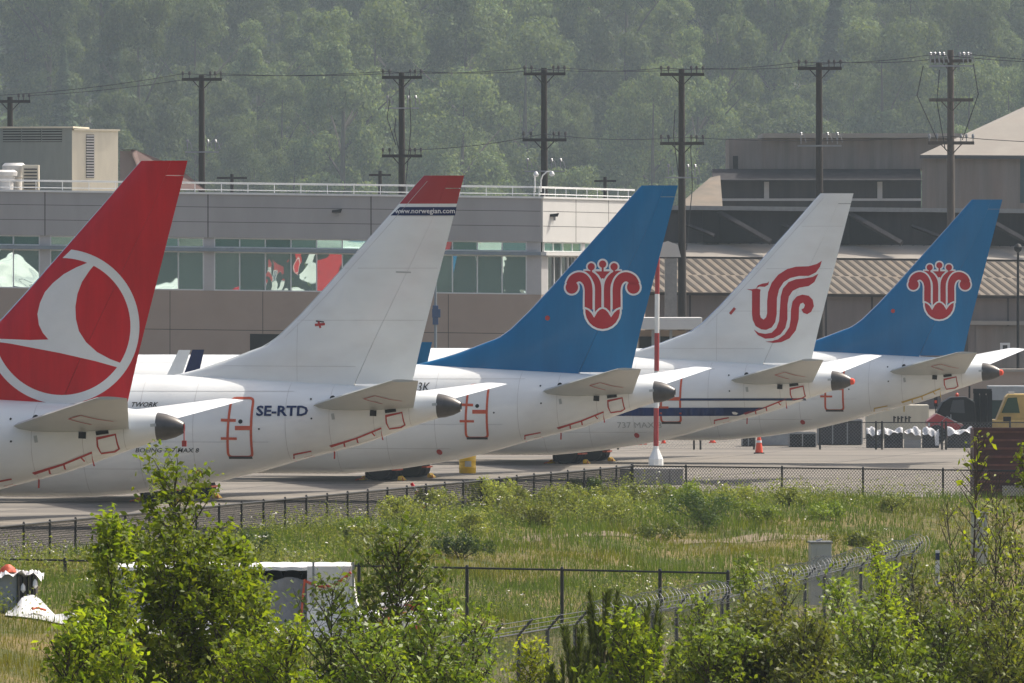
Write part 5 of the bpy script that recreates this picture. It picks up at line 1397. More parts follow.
# low tan wall and pale roof at the right end of the apron
d = 560.0; k = d / F; b0 = P(990, 0, d); e = empty('yard_wall', (b0.x, d, 0), 0, 'tan wall with a pale coping beyond the yellow machine', 'wall')
zt_ = CH - (372 - HY) * k; mb = MB(); mb.box((0, 1, zt_ / 2), (95 * k, 2, zt_)); mb.build('wall', M['tan_wall'], e)
mb = MB(); mb.box((0, 1, zt_ + .09), (96 * k, 2.3, .18)); mb.build('coping', M['roof_pale'], e)
d = 520.0; k = d / F; b0 = P(1002, 0, d); e = empty('pale_trailer', (b0.x, d, 0), 0, 'long pale trailer with a green end behind the yellow machine', 'trailer')
zt_ = CH - (386 - HY) * k; mb = MB(); mb.box((12 * k, 1.2, zt_ - .4), (50 * k, 2.4, .8)); mb.build('body', M['pale_sheet'], e, bevel=.03)
mb = MB(); mb.box((-8 * k, 1.2, (zt_ - .8) / 2 + .3), (60 * k, 2.2, zt_ - 1.4)); mb.build('green_panel', mat('dark_green', (.008, .03, .022), .6), e)
for x in (-25, -18, 22, 30): wheel(e, (x * k, .3, .5), .5, .35)
# ------------------------------------------------------------------ white wrapped stack and scraps in the meadow
def ground_y(px, py):
    """distance at which the meadow shows at picture position px, py"""
    k = (px - 512) / F
    ds = np.arange(150.0, 330, .25); ok = ds < y_fence(k * ds) - .3; ds = ds[ok]
    y_ = HY + (CH - terrain(k * ds, ds)) / ds * F; y_ = np.minimum.accumulate(y_)
    return float(np.interp(-py, -y_, ds))
def tz(px, d): return gz((px - 512) / F * d, d)
dst = ground_y(240, 634); kst = dst / F
x_l, x_r = (118 - 512) * kst, (350 - 512) * kst
zb0 = gz((x_l + x_r) / 2, dst) - .05; zt0 = CH - (566 - HY) * kst
e = empty('pipe_stack', (x_r, dst, zb0), 0, 'long stack of grey pipes under a white wrap with orange strap, behind the saplings', 'pipe stack')
H = zt0 - zb0; L = x_r - x_l
M['pipe_grey'] = mat('pipe_grey', (.34, .34, .35), .6, var=.2, scale=3)
M['wrap_white'] = mat('wrap_white', (.72, .71, .69), .5, var=.05, scale=2, bump=.25, dirt=(.45, .42, .38), dirt_amt=.5)
mb = MB()
nb = int(L / .42)
for i in range(nb):
    for j in range(int(H / .42)):
        x = -L + .3 + i * .42; z = H - .27 - j * .42
        if z < .2: continue
        mb.lathe([(.20, 0), (.20, 1.6), (.15, 1.6), (.15, .0), (.20, 0)], (x, -.10, z), 14, axis='y')
pp = mb.build('pipe', M['pipe_grey'], e, smooth=True); pp['kind'] = 'stuff'
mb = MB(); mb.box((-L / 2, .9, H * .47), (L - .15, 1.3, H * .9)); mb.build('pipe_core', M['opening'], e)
# mesh cover on the front, lower part; wrap over the top and end
mb = MB(); nx_ = 40; rows = []
for b in range(9):
    f = b / 8; z = (H - .30) * (1 - f); row = []
    for a in range(nx_ + 1): row.append((-L + L * a / nx_, -.16 - .2 * f * f + .04 * math.sin(a * 1.7 + b), z + .05 * math.sin(a * .9) * (1 - f)))
    rows.append(row)
mb.loft(rows, closed=False, caps=False); mb.build('mesh_cover', mat('mesh_cover', (.22, .22, .23), .7, var=.2, scale=4, bump=.3), e, smooth=True)
mb = MB(); rows = []
prof = [(-.13, H - .10), (-.12, H - .02), (.1, H + .05), (.8, H + .06), (1.5, H + .04), (1.66, H - .1), (1.68, H * .5), (1.7, .1)]
for (y, z) in prof: rows.append([(-L + (L + .02) * a / 60, y + .012 * math.sin(a * .8), z + .010 * math.sin(a * 1.3 + y * 2)) for a in range(61)])
mb.loft(rows, closed=False, caps=False)
o = mb.build('white_wrap', M['wrap_white'], e, smooth=True)
mb = MB(); rows = []
for i in range(9):
    f = i / 8; rows.append([(.03 + .42 * f * f + .03 * math.sin(b * 1.1 + i), -.05 + 1.7 * b / 12, (H + .02) * (1 - f) + .02 * math.sin(b + i * 2)) for b in range(13)])
mb.loft(rows, closed=False, caps=False); rows = []
for i in range(9):
    f = i / 8; rows.append([(-1.0 + 1.05 * b / 10 + .42 * f * f * b / 10, -.22 - .38 * f * f + .02 * math.sin(b * 1.3 + i), (H) * (1 - f)) for b in range(11)])
mb.loft(rows, closed=False, caps=False); mb.build('end_wrap', M['wrap_white'], e, smooth=True)
mb = MB(); sp_ = [(-1.02 + .15 * i, -.28 - .03 * math.sin(i), H - .35 - .22 * math.sin(i / 7 * math.pi) + .03 * i) for i in range(8)]
mb.tube(sp_, .035, 6); mb.tube([(-1.05, -.3, H - .3), (-1.1, -.36, H * .55), (-1.15, -.55, .2)], .03, 6); mb.build('strap', M['orange_tape'], e)
for x in (-.85, .08):
    mb = MB(); mb.box((x, -.33, H / 2 + .05), (.05, .05, H + .1)); mb.build('stake', M['steel'], e)

# bale of wrapped boards at the left edge
db = ground_y(14, 613); kb = db / F; b0 = P(14, 0, db); zb1 = gz(b0.x, db) - .03; H = CH - (571 - HY) * kb - zb1
e = empty('wrapped_pallet', (b0.x, db, zb1), 0, 'pallet of dark boards with torn white wrap at the left edge', 'pallet')
mb = MB(); mb.box((-.35, .5, H * .48), (.85, 1.0, H * .9)); mb.build('wrapped_side', M['wrap_white'] if False else M['pale_sheet'], e, bevel=.04)
for i in range(4):
    mb = MB(); mb.box((.16 + .11 * i, .3, H * .46), (.06, .9, H * .86)); mb.build('board', M['wood_pole'], e)
mb = MB(); rows = []
for b in range(10): rows.append([(-.85 + 1.5 * a / 16, -.2 + 1.3 * b / 9, H * .93 + .06 * math.sin(a * 1.9 + b) + .04 * math.sin(a * .7 + b * 2.3) - (.08 if a in (0, 16) else 0)) for a in range(17)])
mb.loft(rows, closed=False, caps=False); 
mb.build('torn_wrap', M['wrap_white'], e, smooth=True)
for x, z in ((.22, .6), (.33, .35), (.5, .7), (.52, .25), (.3, .15)): mb = MB(); mb.lathe([(.01, -.1), (.06, -.04), (.05, .06), (.01, .12)], (x, -.16, H * z), 8); mb.build('wrap_scrap', M['wrap_white'], e, smooth=True)
mb = MB(); mb.lathe([(.02, 0), (.2, .02), (.16, .12), (.05, .2)], (-.15, .2, H * .95), 8); mb.lathe([(.02, 0), (.25, .02), (.2, .1), (.05, .13)], (-.55, .2, H * .93), 8); mb.build('orange_scrap', M['orange_tape'], e, smooth=True)

def tarp(name, px0, px1, d, depth, hmax, label, seed, humps=3):
    r_ = random.Random(seed); k = d / F; xa, xb = (px0 - 512) * k, (px1 - 512) * k
    e = empty(name, (xa, d, 0), 0, label, 'tarpaulin'); nx_, ny_ = 48, 20; mb = MB()
    hs = [(r_.random(), r_.uniform(.3, .7), r_.uniform(.6, 1), r_.uniform(.14, .28)) for _ in range(humps)]; rows = []
    for b in range(ny_ + 1):
        row = []
        for a in range(nx_ + 1):
            u, v = a / nx_, b / ny_; edge = min(1, min(u, 1 - u) * 7, min(v, 1 - v) * 3)
            h = sum(w_ * math.exp(-((u - cu) / s_) ** 2 - ((v - cv) / .3) ** 2) for cu, cv, w_, s_ in hs) * hmax
            h += (.11 * math.sin(u * 21 + 5 * v + seed) * math.sin(v * 6 + u * 5) + .012 * math.sin(u * 41 + v * 13) + .10) * edge
            x = (xb - xa) * u; y = depth * (v - .5) + .15 * math.sin(u * 9 + seed)
            row.append((x, y, gz(xa + x, d + y) + .03 + max(0, h) * max(.15, edge)))
        rows.append(row)
    mb.loft(rows, closed=False, caps=False); o = mb.build('sheet', M['white_sheet'], e, smooth=True)
    return e, xa, xb
dtp = ground_y(45, 620)
e, xa, xb = tarp('white_tarp', 8, 128, dtp, 2.4, .17, 'crumpled white tarp with orange edges on the grass at the left', 4, 4)
mb = MB()
for i, (x, z) in enumerate(((.35, .12), (.62, .30), (.15, .08))):
    mb.tube([(x, -1.0, gz(xa + x, dtp - .8) + z * .8), (x + .12, -.8, gz(xa + x, dtp - .8) + z * .7 + .05), (x + .3, -.7, gz(xa + x, dtp - .8) + z * .5 + .05)], .028, 7)
mb.build('orange_edge', M['orange_tape'], e, smooth=True)
dt2 = ground_y(200, 638)
e, xa, xb = tarp('white_tarp', 95, 318, dt2, 1.6, .22, 'flat strip of white sheeting lying before the wrapped pipe stack', 9, 4)
mb = MB(); mb.lathe([(.01, 0), (.09, .02), (.08, .1), (.02, .15)], (3.5, -.6, gz(xa + 3.5, dt2 - .6) + .1), 8); mb.build('red_scrap', M['red_tape'], e)
# heap of white bags and pipes
r_ = random.Random(12); dh = ground_y(405, 636); kh = dh / F
spots = []
for i in range(34):
    px = 372 + 66 * r_.random(); lv = r_.random(); d = dh + r_.uniform(-1.1, 1.1); x = (px - 512) / F * d
    hmax = 1.05 * max(.1, 1 - abs((px - 408) / 42) ** 1.7)
    spots.append((x, d, gz(x, d) + .12 + lv * hmax, r_.uniform(.11, .22)))
spots.sort(key=lambda s_: s_[2])
e = empty('bag_heap', (spots[0][0], dh, gz(spots[0][0], dh)), 0, 'heap of white plastic scraps and bags right of the wrapped pipe stack', 'scrap heap'); oe = Vector(e.location)
mb = MB(); rows = []
for b in range(8): rows.append([((372 + 68 * a / 14 - 512) * kh - oe.x, -1.2 + 2.4 * b / 7, gz((372 + 68 * a / 14 - 512) * kh, dh) - oe.z + .75 * max(0, 1 - abs(a - 7.5) / 7.5) * max(0, 1 - abs(b - 3.5) / 3.6) - .05 + .05 * math.sin(a * 3 + b * 5)) for a in range(15)])
mb.loft(rows, closed=False, caps=False); mb.build('heap_base', M['pale_sheet'], e, smooth=True)
for i, (x, y, z, rr_) in enumerate(spots):
    mb = MB()
    if i % 3 == 0:
        a = r_.uniform(-.6, .6); dx, dy = math.cos(a) * .55, math.sin(a) * .55
        mb.tube([(x - dx - oe.x, y - dy - oe.y, z - oe.z - .1), (x - oe.x, y - oe.y, z - oe.z + .02), (x + dx - oe.x, y + dy - oe.y, z - oe.z + .08)], .055, 7); mb.build('white_pipe', M['wrap_white'], e, smooth=True)
    else:
        n_ = 12; rings = []
        for j in range(7):
            f = j / 6; rd = math.sin(math.pi * (.06 + .88 * f)) ** .7 * rr_
            rings.append([(x - oe.x + rd * math.cos(6.283 * k / n_) * (1 + .18 * math.sin(3 * k + i)) * 1.25, y - oe.y + rd * math.sin(6.283 * k / n_) * (1 + .15 * math.cos(2 * k + j + i)), z - oe.z + (f - .5) * rr_ * 1.3) for k in range(n_)])
        mb.loft(rings); mb.build('white_bag', M['wrap_white'] if i % 9 != 1 else M['orange_tape'], e, smooth=True)

# ------------------------------------------------------------------ vegetation
R = np.random.default_rng(11)
def leaf_quads(pos, nrm, size, rng, asp=.55, fold=.25):
    """one folded diamond leaf per position"""
    n = len(pos); nrm = nrm / np.maximum(1e-6, np.linalg.norm(nrm, axis=1, keepdims=True))
    a = rng.normal(size=(n, 3)); a -= nrm * (a * nrm).sum(1, keepdims=True); a /= np.maximum(1e-6, np.linalg.norm(a, axis=1, keepdims=True))
    b = np.cross(nrm, a); s = size * (.45 + 1.1 * rng.random((n, 1)) ** .8) if np.isscalar(size) else size[:, None]
    v = np.stack([pos - a * s * .5, pos + b * s * asp * .5 + nrm * s * fold * .3, pos + a * s * .5, pos - b * s * asp * .5 + nrm * s * fold * .3], 1)
    f = np.arange(n * 4).reshape(n, 4)
    return v.reshape(-1, 3), f
def tints(n, rng, lo, hi, per=4):
    t = rng.uniform(0, 1, (n, 1)); c = np.array(lo) * (1 - t) + np.array(hi) * t
    c *= rng.uniform(.75, 1.25, (n, 1)); return np.repeat(c, per, 0)

M['hill_leaf'] = leaf_mat('hill_leaf', (.140, .180, .095), .32, .03)
M['fir_leaf'] = leaf_mat('fir_leaf', (.075, .108, .065), .22, .03)
M['bright_leaf'] = leaf_mat('bright_leaf', (.185, .240, .022), .6, .3)
M['mid_leaf'] = leaf_mat('mid_leaf', (.150, .205, .024), .42, .45)
M['olive_leaf'] = leaf_mat('olive_leaf', (.175, .205, .042), .42, .45)
M['pine_leaf'] = leaf_mat('pine_leaf', (.085, .115, .030), .3)
M['dark_shrub'] = leaf_mat('dark_shrub', (.055, .090, .026), .35)
M['weed_leaf'] = leaf_mat('weed_leaf', (.22, .25, .075), .45)
M['grass_blade'] = leaf_mat('grass_blade', (.094, .124, .024), .45, .2)
M['bark'] = mat('bark', (.075, .06, .045), .9, var=.3, scale=8, stretch=(1, 1, .3))
M['stem'] = mat('stem_bark', (.06, .045, .03), .85, var=.3, scale=10)

# --- the wooded hill
HX0, HX1 = -260, 260
def hill(x, y):
    base = 1640 + 36 * np.sin(x * .0065 + 1)
    t = np.clip((y - base) / 660, 0, 1)
    return -.3 + 128 * (t ** 1.15) + 5 * np.sin(x * .025 + y * .01) * np.clip(t * 4, 0, 1) + 3.2 * np.sin(x * .055 - y * .03) * np.clip(t * 4, 0, 1)
hx_ = np.concatenate([np.linspace(-1500, -420, 10), np.linspace(-400, 400, 80), np.linspace(420, 1500, 10)]); hy_ = np.concatenate([np.linspace(1560, 2360, 80), np.linspace(2380, 2640, 8)])
A_, B_ = np.meshgrid(hx_, hy_); C_ = hill(A_, B_); n1, n2 = len(hx_), len(hy_)
idx = np.arange(n1 * n2).reshape(n2, n1); hf = np.stack([idx[:-1, :-1], idx[:-1, 1:], idx[1:, 1:], idx[1:, :-1]], -1).reshape(-1, 4)
hm = mat('hill_soil', (.06, .07, .045), .95, var=.3, scale=.3)
tag(np_mesh('hill', np.stack([A_, B_, C_], -1).reshape(-1, 3), hf, hm, smooth=True), kind='structure')

def crown_mesh(seed, h, r, nleaf, size, kind):
    rng = np.random.default_rng(seed)
    if kind == 'broad':
        nb = 44; cen = []; rad = []
        for i in range(nb):
            f = rng.uniform(.22, .95); wdt = r * math.sin(math.pi * min(.97, (.12 + .80 * f))) ** .6
            a = rng.uniform(0, 6.283); q = wdt * rng.uniform(.35, .85)
            cen.append((q * math.cos(a), q * math.sin(a), h * f)); rad.append(r * rng.uniform(.16, .34) * (1.1 - .35 * f))
        cen = np.array(cen); rad = np.array(rad); pick = rng.choice(nb, nleaf, p=rad ** 2 / (rad ** 2).sum())
        d = rng.normal(size=(nleaf, 3)); d[:, 2] += .25; d /= np.linalg.norm(d, axis=1, keepdims=True)
        rr = rad[pick] * (1.12 - .75 * rng.random(nleaf) ** 1.5) ; rr *= 1 + .15 * np.sin(d[:, 0] * 6 + pick) * np.sin(d[:, 2] * 5 + pick)
        pos = cen[pick] + d * rr[:, None] * np.array([1.1, 1.1, .85]); nrm = d + rng.normal(size=d.shape) * .55
        t = tints(nleaf, rng, (.8, .9, .9), (1.2, 1.12, .95)) * np.repeat(rng.uniform(.82, 1.18, nb)[pick], 4)[:, None]
    else:
        f = rng.random(nleaf) ** .75; lay = np.floor(f * 16) / 16; wdt = r * (1 - lay) ** .85 * (.75 + .25 * np.sin(f * 100))
        a = rng.uniform(0, 6.283, nleaf); nbr = np.floor(a / 6.283 * 9); a = (nbr + .5 + rng.normal(0, .2, nleaf)) / 9 * 6.283 + lay * 17
        q = wdt * np.sqrt(rng.random(nleaf)); pos = np.stack([q * np.cos(a), q * np.sin(a), h * (.12 + .88 * f) - q * .35], 1)
        nrm = np.stack([np.cos(a) * .4, np.sin(a) * .4, np.ones(nleaf)], 1) + rng.normal(size=(nleaf, 3)) * .4
        t = tints(nleaf, rng, (.8, .9, .9), (1.15, 1.1, .9))
    v, fc = leaf_quads(pos, nrm, size, rng, .8); return v, fc, t
protos = []
specs = [('broad', 15, 6.0, 26000, .25), ('broad', 19, 5.0, 25000, .24), ('broad', 14, 6.2, 26000, .25), ('broad', 18, 6.4, 28000, .25), ('broad', 11, 4.8, 19000, .23), ('broad', 20, 4.2, 22000, .24), ('fir', 22, 4.2, 20000, .26), ('fir', 18, 3.6, 16000, .26)]
def trunk_mesh(h, r0, m=None, limbs=5, seed=0):
    r_ = random.Random(seed); mb = MB(); mb.tube([(0, 0, -1), (.1, .05, h * .3), (-.1, .1, h * .6), (0, 0, h * .85)], [r0 * 1.2, r0, r0 * .6, r0 * .15], 8)
    for i in range(limbs):
        a = r_.uniform(0, 6.28); z = h * r_.uniform(.25, .6); q = h * .28
        mb.tube([(0, 0, z), (math.cos(a) * q * .5, math.sin(a) * q * .5, z + q * .45), (math.cos(a) * q, math.sin(a) * q, z + q * .8)], [r0 * .45, r0 * .3, r0 * .06], 5)
    return mb
hl = {'broad': 'hazy green broadleaf tree on the wooded hillside', 'fir': 'dark pointed conifer on the wooded hillside', 'front': 'brighter leafy tree at the foot of the hill behind the flat roofs'}
for i, (kd, h, r, n, s_) in enumerate(specs):
    root = empty('hillside_tree', (0, 0, 0)); v, f, t = crown_mesh(100 + i, h, r, n, s_, kd)
    np_mesh('crown', v, f, M['hill_leaf'] if kd == 'broad' else M['fir_leaf'], t, root)
    trunk_mesh(h, .28, seed=i, limbs=5 if kd == 'broad' else 0).build('trunk', M['bark'], root, smooth=True)
    protos.append((kd, root))
r_ = random.Random(5); cand = []; used = set(); nt_ = 0
def put_tree(i, x, y, sc, front=False):
    kd, p = protos[i]
    if i in used: o = copy_tree(p)
    else: o = p; used.add(i)
    o.location = (x, y, float(hill(x, y)) - .5); sc *= 2; o.rotation_euler = (0, 0, r_.uniform(0, 6.28)); o.scale = (sc * r_.uniform(.8, 1), sc * r_.uniform(.8, 1), sc * r_.uniform(.98, 1.3))
    tag(o, hl['front' if front else kd], 'tree', 'brighter trees at the foot of the hill' if front else ('conifers on the wooded hillside' if kd == 'fir' else 'broadleaf trees on the wooded hillside'))
rows = 22
for j in range(rows):
    y = 1652 + j * (636 / rows) ; half = 512 / F * y + 18; x = -half + r_.uniform(0, 12)
    while x < half:
        yy = y + r_.uniform(-12, 12); front = j < 2
        if front: i = r_.choice([0, 2, 4, 4, 5])
        else: i = r_.choice([0, 1, 1, 2, 3, 3, 5, 5]) if r_.random() > (.10 if j < 10 else .26) else r_.choice([6, 7])
        put_tree(i, x, yy, r_.uniform(.6, .85) if front else r_.choice([.65, .75, .85, 1.0, 1.15, 1.25]) * r_.uniform(.92, 1.08), front); nt_ += 1
        x += r_.uniform(14.4, 22.4)
print('hill trees', nt_)
# understorey of the hill, one mass
n = 30000; yy = 1644 + 660 * np.sqrt(R.random(n)); xx = R.uniform(-1, 1, n) * (512 / F * yy + 28)
zz = hill(xx, yy) + R.uniform(.4, 7, n) * (.6 + .4 * np.sin(xx * .2) * np.sin(yy * .15))
nr = R.normal(size=(n, 3)) * .7 + np.array([0, -.4, 1]); v, f = leaf_quads(np.stack([xx, yy, zz], 1), nr, 1.5, R, .8)
tag(np_mesh('undergrowth', v, f, M['fir_leaf'], tints(n, R, (.9, 1, .9), (1.6, 1.5, 1))), kind='stuff')

# --- saplings and bushes near the camera
def sapling(name, px, d, top_py, rx, label, cat='sapling', grp=None, nst=1, leaf=.10, nleaf=5000, m='bright_leaf', seed=0, clear=.05, up=.8, prof=.6, lo=(.7, .85, .8), hi=(1.25, 1.15, 1.0), spread=.25, asp=.5, sparse=1.0, base_drop=0.0):
    rng = np.random.default_rng(seed); x0 = (px - 512) / F * d; z0 = gz(x0, d) - base_drop; H = CH - (top_py - HY) / F * d - z0
    zbot = CH - (683 - HY) / F * d; clear = max(clear, min(.85, (zbot - z0) / H - .10))
    e = empty(name, (x0, d, z0), 0, label, cat, grp); wood = MB(); L = []; D = []
    for st in range(nst):
        a0 = rng.uniform(0, 6.283); ln = spread * (0 if nst == 1 else rng.uniform(.4, 1)) * rx * 1.6; hh = H * (1 if st == 0 else 1 - (1 - clear) * (rng.uniform(.03, .55) if 'sapling' in name else rng.uniform(.12, .8)))
        tip = np.array([math.cos(a0) * ln, math.sin(a0) * ln, hh]) if st else np.array([0.03, 0, hh])
        mid = tip * .5 + np.array([rng.normal() * .04 * H, rng.normal() * .04 * H, 0])
        path = [np.zeros(3), mid * .55, mid, tip * .8 + mid * .0 + (mid - tip * .5) * .5, tip]; r0 = .0055 * H + .008
        wood.tube([tuple(p) for p in path], [r0, r0 * .8, r0 * .6, r0 * .35, r0 * .12], 6)
        def on(f):
            g = f * 4; i = min(3, int(g)); return path[i] + (path[i + 1] - path[i]) * (g - i)
        nb = max(14, int(38 * hh / 5) if nst == 1 else int(24))
        for b in range(nb):
            f = clear + (1 - clear) * (b + rng.random()) / nb; f = min(.985, f); p0 = on(f); a = b * 2.4 + rng.uniform(-.5, .5)
            fr = (f - clear) / (1 - clear); shape = math.sin(math.pi * min(.98, .22 + .74 * fr)) ** prof * (1 - .3 * fr)
            ln_ = rx * shape * rng.uniform(.7, 1.2) / (1 if nst == 1 else 1.3)
            dr = np.array([math.cos(a), math.sin(a), up * rng.uniform(.6, 1.4) + .5 * f]); dr /= np.linalg.norm(dr)
            p1 = p0 + dr * ln_ * .55; p2 = p0 + dr * ln_ + np.array([0, 0, .18 * ln_ * rng.uniform(-.5, 1)])
            wood.tube([tuple(p0), tuple(p1), tuple(p2)], [r0 * .32 * (1.1 - f * .6), r0 * .2, r0 * .05], 4)
            ntw = max(6, int(ln_ * 14))
            for t in range(ntw):
                g = rng.uniform(.22, 1.0); q0 = p0 + (p1 - p0) * g * 2 if g < .5 else p1 + (p2 - p1) * (g - .5) * 2
                td = dr * .6 + rng.normal(size=3) * .55 + np.array([0, 0, .35]); td /= np.linalg.norm(td); tl = rng.uniform(.18, .5) * (.4 + .2 * rx)
                if t % 2 == 0: wood.tube([tuple(q0), tuple(q0 + td * tl)], [r0 * .07 + .002, .002], 3, caps=False)
                nl = max(3, int(rng.uniform(6, 12) * sparse))
                g_ = rng.random((nl, 1)); pp = q0 + td * tl * g_ + rng.normal(size=(nl, 3)) * .06; L.append(pp); D.append(np.tile(td, (nl, 1)))
    pos = np.concatenate(L); dd = np.concatenate(D)
    if sparse >= 1 and len(pos) < nleaf:
        ex_ = rng.integers(0, len(pos), nleaf - len(pos)); pos = np.concatenate([pos, pos[ex_] + rng.normal(0, .07 * rx + .03, (len(ex_), 3))]); dd = np.concatenate([dd, dd[ex_]])
    if len(pos) > nleaf: s_ = rng.choice(len(pos), nleaf, replace=False); pos, dd = pos[s_], dd[s_]
    nrm = rng.normal(size=pos.shape) * .75 + dd * .2 + np.array([.15, .1, .75]); v, f = leaf_quads(pos, nrm, leaf, rng, asp)
    wood.build('stem', M['stem'], e, smooth=True); np_mesh('foliage', v, f, M[m], tints(len(pos), rng, lo, hi), e)
    return e
sapling('leafy_sapling', 172, 116, 482, 1.6, 'big bright green sapling in front of the nearest fuselage at the left', nleaf=13500, leaf=.085, seed=1, nst=5, spread=.40, prof=.4, sparse=1.25)
sapling('leafy_sapling', 112, 114, 530, .85, 'slimmer bright sapling on the left flank of the big left sapling', nleaf=4500, leaf=.09, seed=2, nst=2)
sapling('leafy_sapling', 232, 118, 545, .8, 'lower bright sapling on the right flank of the big left sapling', nleaf=5000, leaf=.085, seed=3, nst=3)
sapling('leafy_sapling', 396, 122, 548, 1.05, 'slender airy sapling before the heap of white bags', nleaf=2300, leaf=.085, seed=4, m='mid_leaf', nst=1, prof=.5, sparse=.6)
sapling('leafy_bush', 330, 118, 590, .95, 'dense green bush in front of the wrapped pipe stack', 'bush', 'leafy bushes along the bottom', nst=6, nleaf=4200, leaf=.08, seed=5, m='mid_leaf', spread=.5)
sapling('leafy_bush', 440, 120, 602, .95, 'round green bush left of the first black security fence post', 'bush', 'leafy bushes along the bottom', nst=6, nleaf=4500, leaf=.08, seed=6, m='mid_leaf', spread=.5)
sapling('leafy_bush', 285, 112, 640, .9, 'low bright bush at the bottom beneath the pipe stack', 'bush', 'leafy bushes along the bottom', nst=5, nleaf=3200, leaf=.08, seed=7, spread=.5)
sapling('leafy_bush', 375, 112, 640, .9, 'low green bush at the bottom below the slender airy sapling', 'bush', 'leafy bushes along the bottom', nst=5, nleaf=3200, leaf=.075, seed=8, m='mid_leaf', spread=.5)
sapling('leafy_bush', 90, 108, 620, .7, 'low bush at the bottom left below the white tarp', 'bush', 'leafy bushes along the bottom', nst=4, nleaf=2600, leaf=.085, seed=9, spread=.5)
sapling('leafy_bush', 530, 140, 652, .6, 'small yellow-green bush at the bottom left of the pines', 'bush', 'leafy bushes along the bottom', nst=4, nleaf=1800, leaf=.075, seed=10, lo=(1, 1, .8), hi=(1.5, 1.25, .9), spread=.5)
sapling('leafy_bush', 622, 132, 622, .8, 'light green bush growing through the dark pines', 'bush', 'leafy bushes along the bottom', nst=4, nleaf=2400, leaf=.095, seed=11, spread=.45)
blobs = [(700, 150, 612, 1.1, 'mid_leaf', 'first bush right of the tall fence post'), (742, 152, 566, .7, 'mid_leaf', 'narrow upright bush reaching the razor wire coil'), (780, 150, 585, 1.1, 'olive_leaf', 'olive bush below the middle of the razor wire'),
         (835, 152, 592, 1.1, 'mid_leaf', 'bush in front of the grey cabinet'), (872, 156, 550, .95, 'bright_leaf', 'bright tall rounded bush right of the grey cabinet'), (910, 158, 572, 1.1, 'olive_leaf', 'olive bush before the white and blue marker post'),
         (958, 160, 560, 1.2, 'olive_leaf', 'olive bush under the thin bare branches'), (1003, 158, 512, 1.2, 'olive_leaf', 'tall olive bush at the right edge'), (1020, 150, 452, .55, 'bright_leaf', 'bright upright shoot at the right picture edge'),
         (730, 132, 640, 1.0, 'mid_leaf', 'low bush at the bottom right of the pines'), (800, 132, 636, 1.1, 'olive_leaf', 'low olive bush at the bottom below the grey cabinet'), (870, 134, 632, 1.1, 'mid_leaf', 'low green bush at the bottom below the bright rounded bush'),
         (940, 136, 626, 1.1, 'mid_leaf', 'low bush at the bottom left of the corner'), (1008, 136, 605, 1.1, 'olive_leaf', 'low olive bush in the bottom right corner'), (760, 140, 618, 1.0, 'olive_leaf', 'pale leafy bush in the second row below the razor wire')]
for i, (px, d, ty, rx, m_, lab) in enumerate(blobs):
    sapling('leafy_bush', px, d, ty, rx, lab, 'bush', 'leafy bushes along the bottom', nst=7 if rx > .8 else 3, nleaf=4600 if rx > .8 else 2200, leaf=.088, seed=30 + i, m=m_, spread=.5, lo=(.7, .8, .8), hi=(1.35, 1.25, 1.1), up=1.0)
# thin bare-branched sapling with a few yellow leaves, right
sapling('thin_sapling', 977, 172, 440, .9, 'thin sapling with sparse yellow-green leaves before the maroon container', 'sapling', nst=1, nleaf=260, leaf=.13, seed=60, lo=(1.3, 1.3, .7), hi=(1.7, 1.5, .8), sparse=.25, clear=.25)
# bare twiggy shrub around it
for i, (px, d, ty, lab) in enumerate(((945, 176, 505, 'bare twiggy shrub left of the thin yellow sapling'), (995, 175, 488, 'bare twiggy shrub right of the thin yellow sapling'))):
    sapling('twiggy_shrub', px, d, ty, 1.1, lab, 'shrub', nst=9, nleaf=500, leaf=.06, seed=70 + i, m='olive_leaf', sparse=.2, spread=.6, up=1.2)

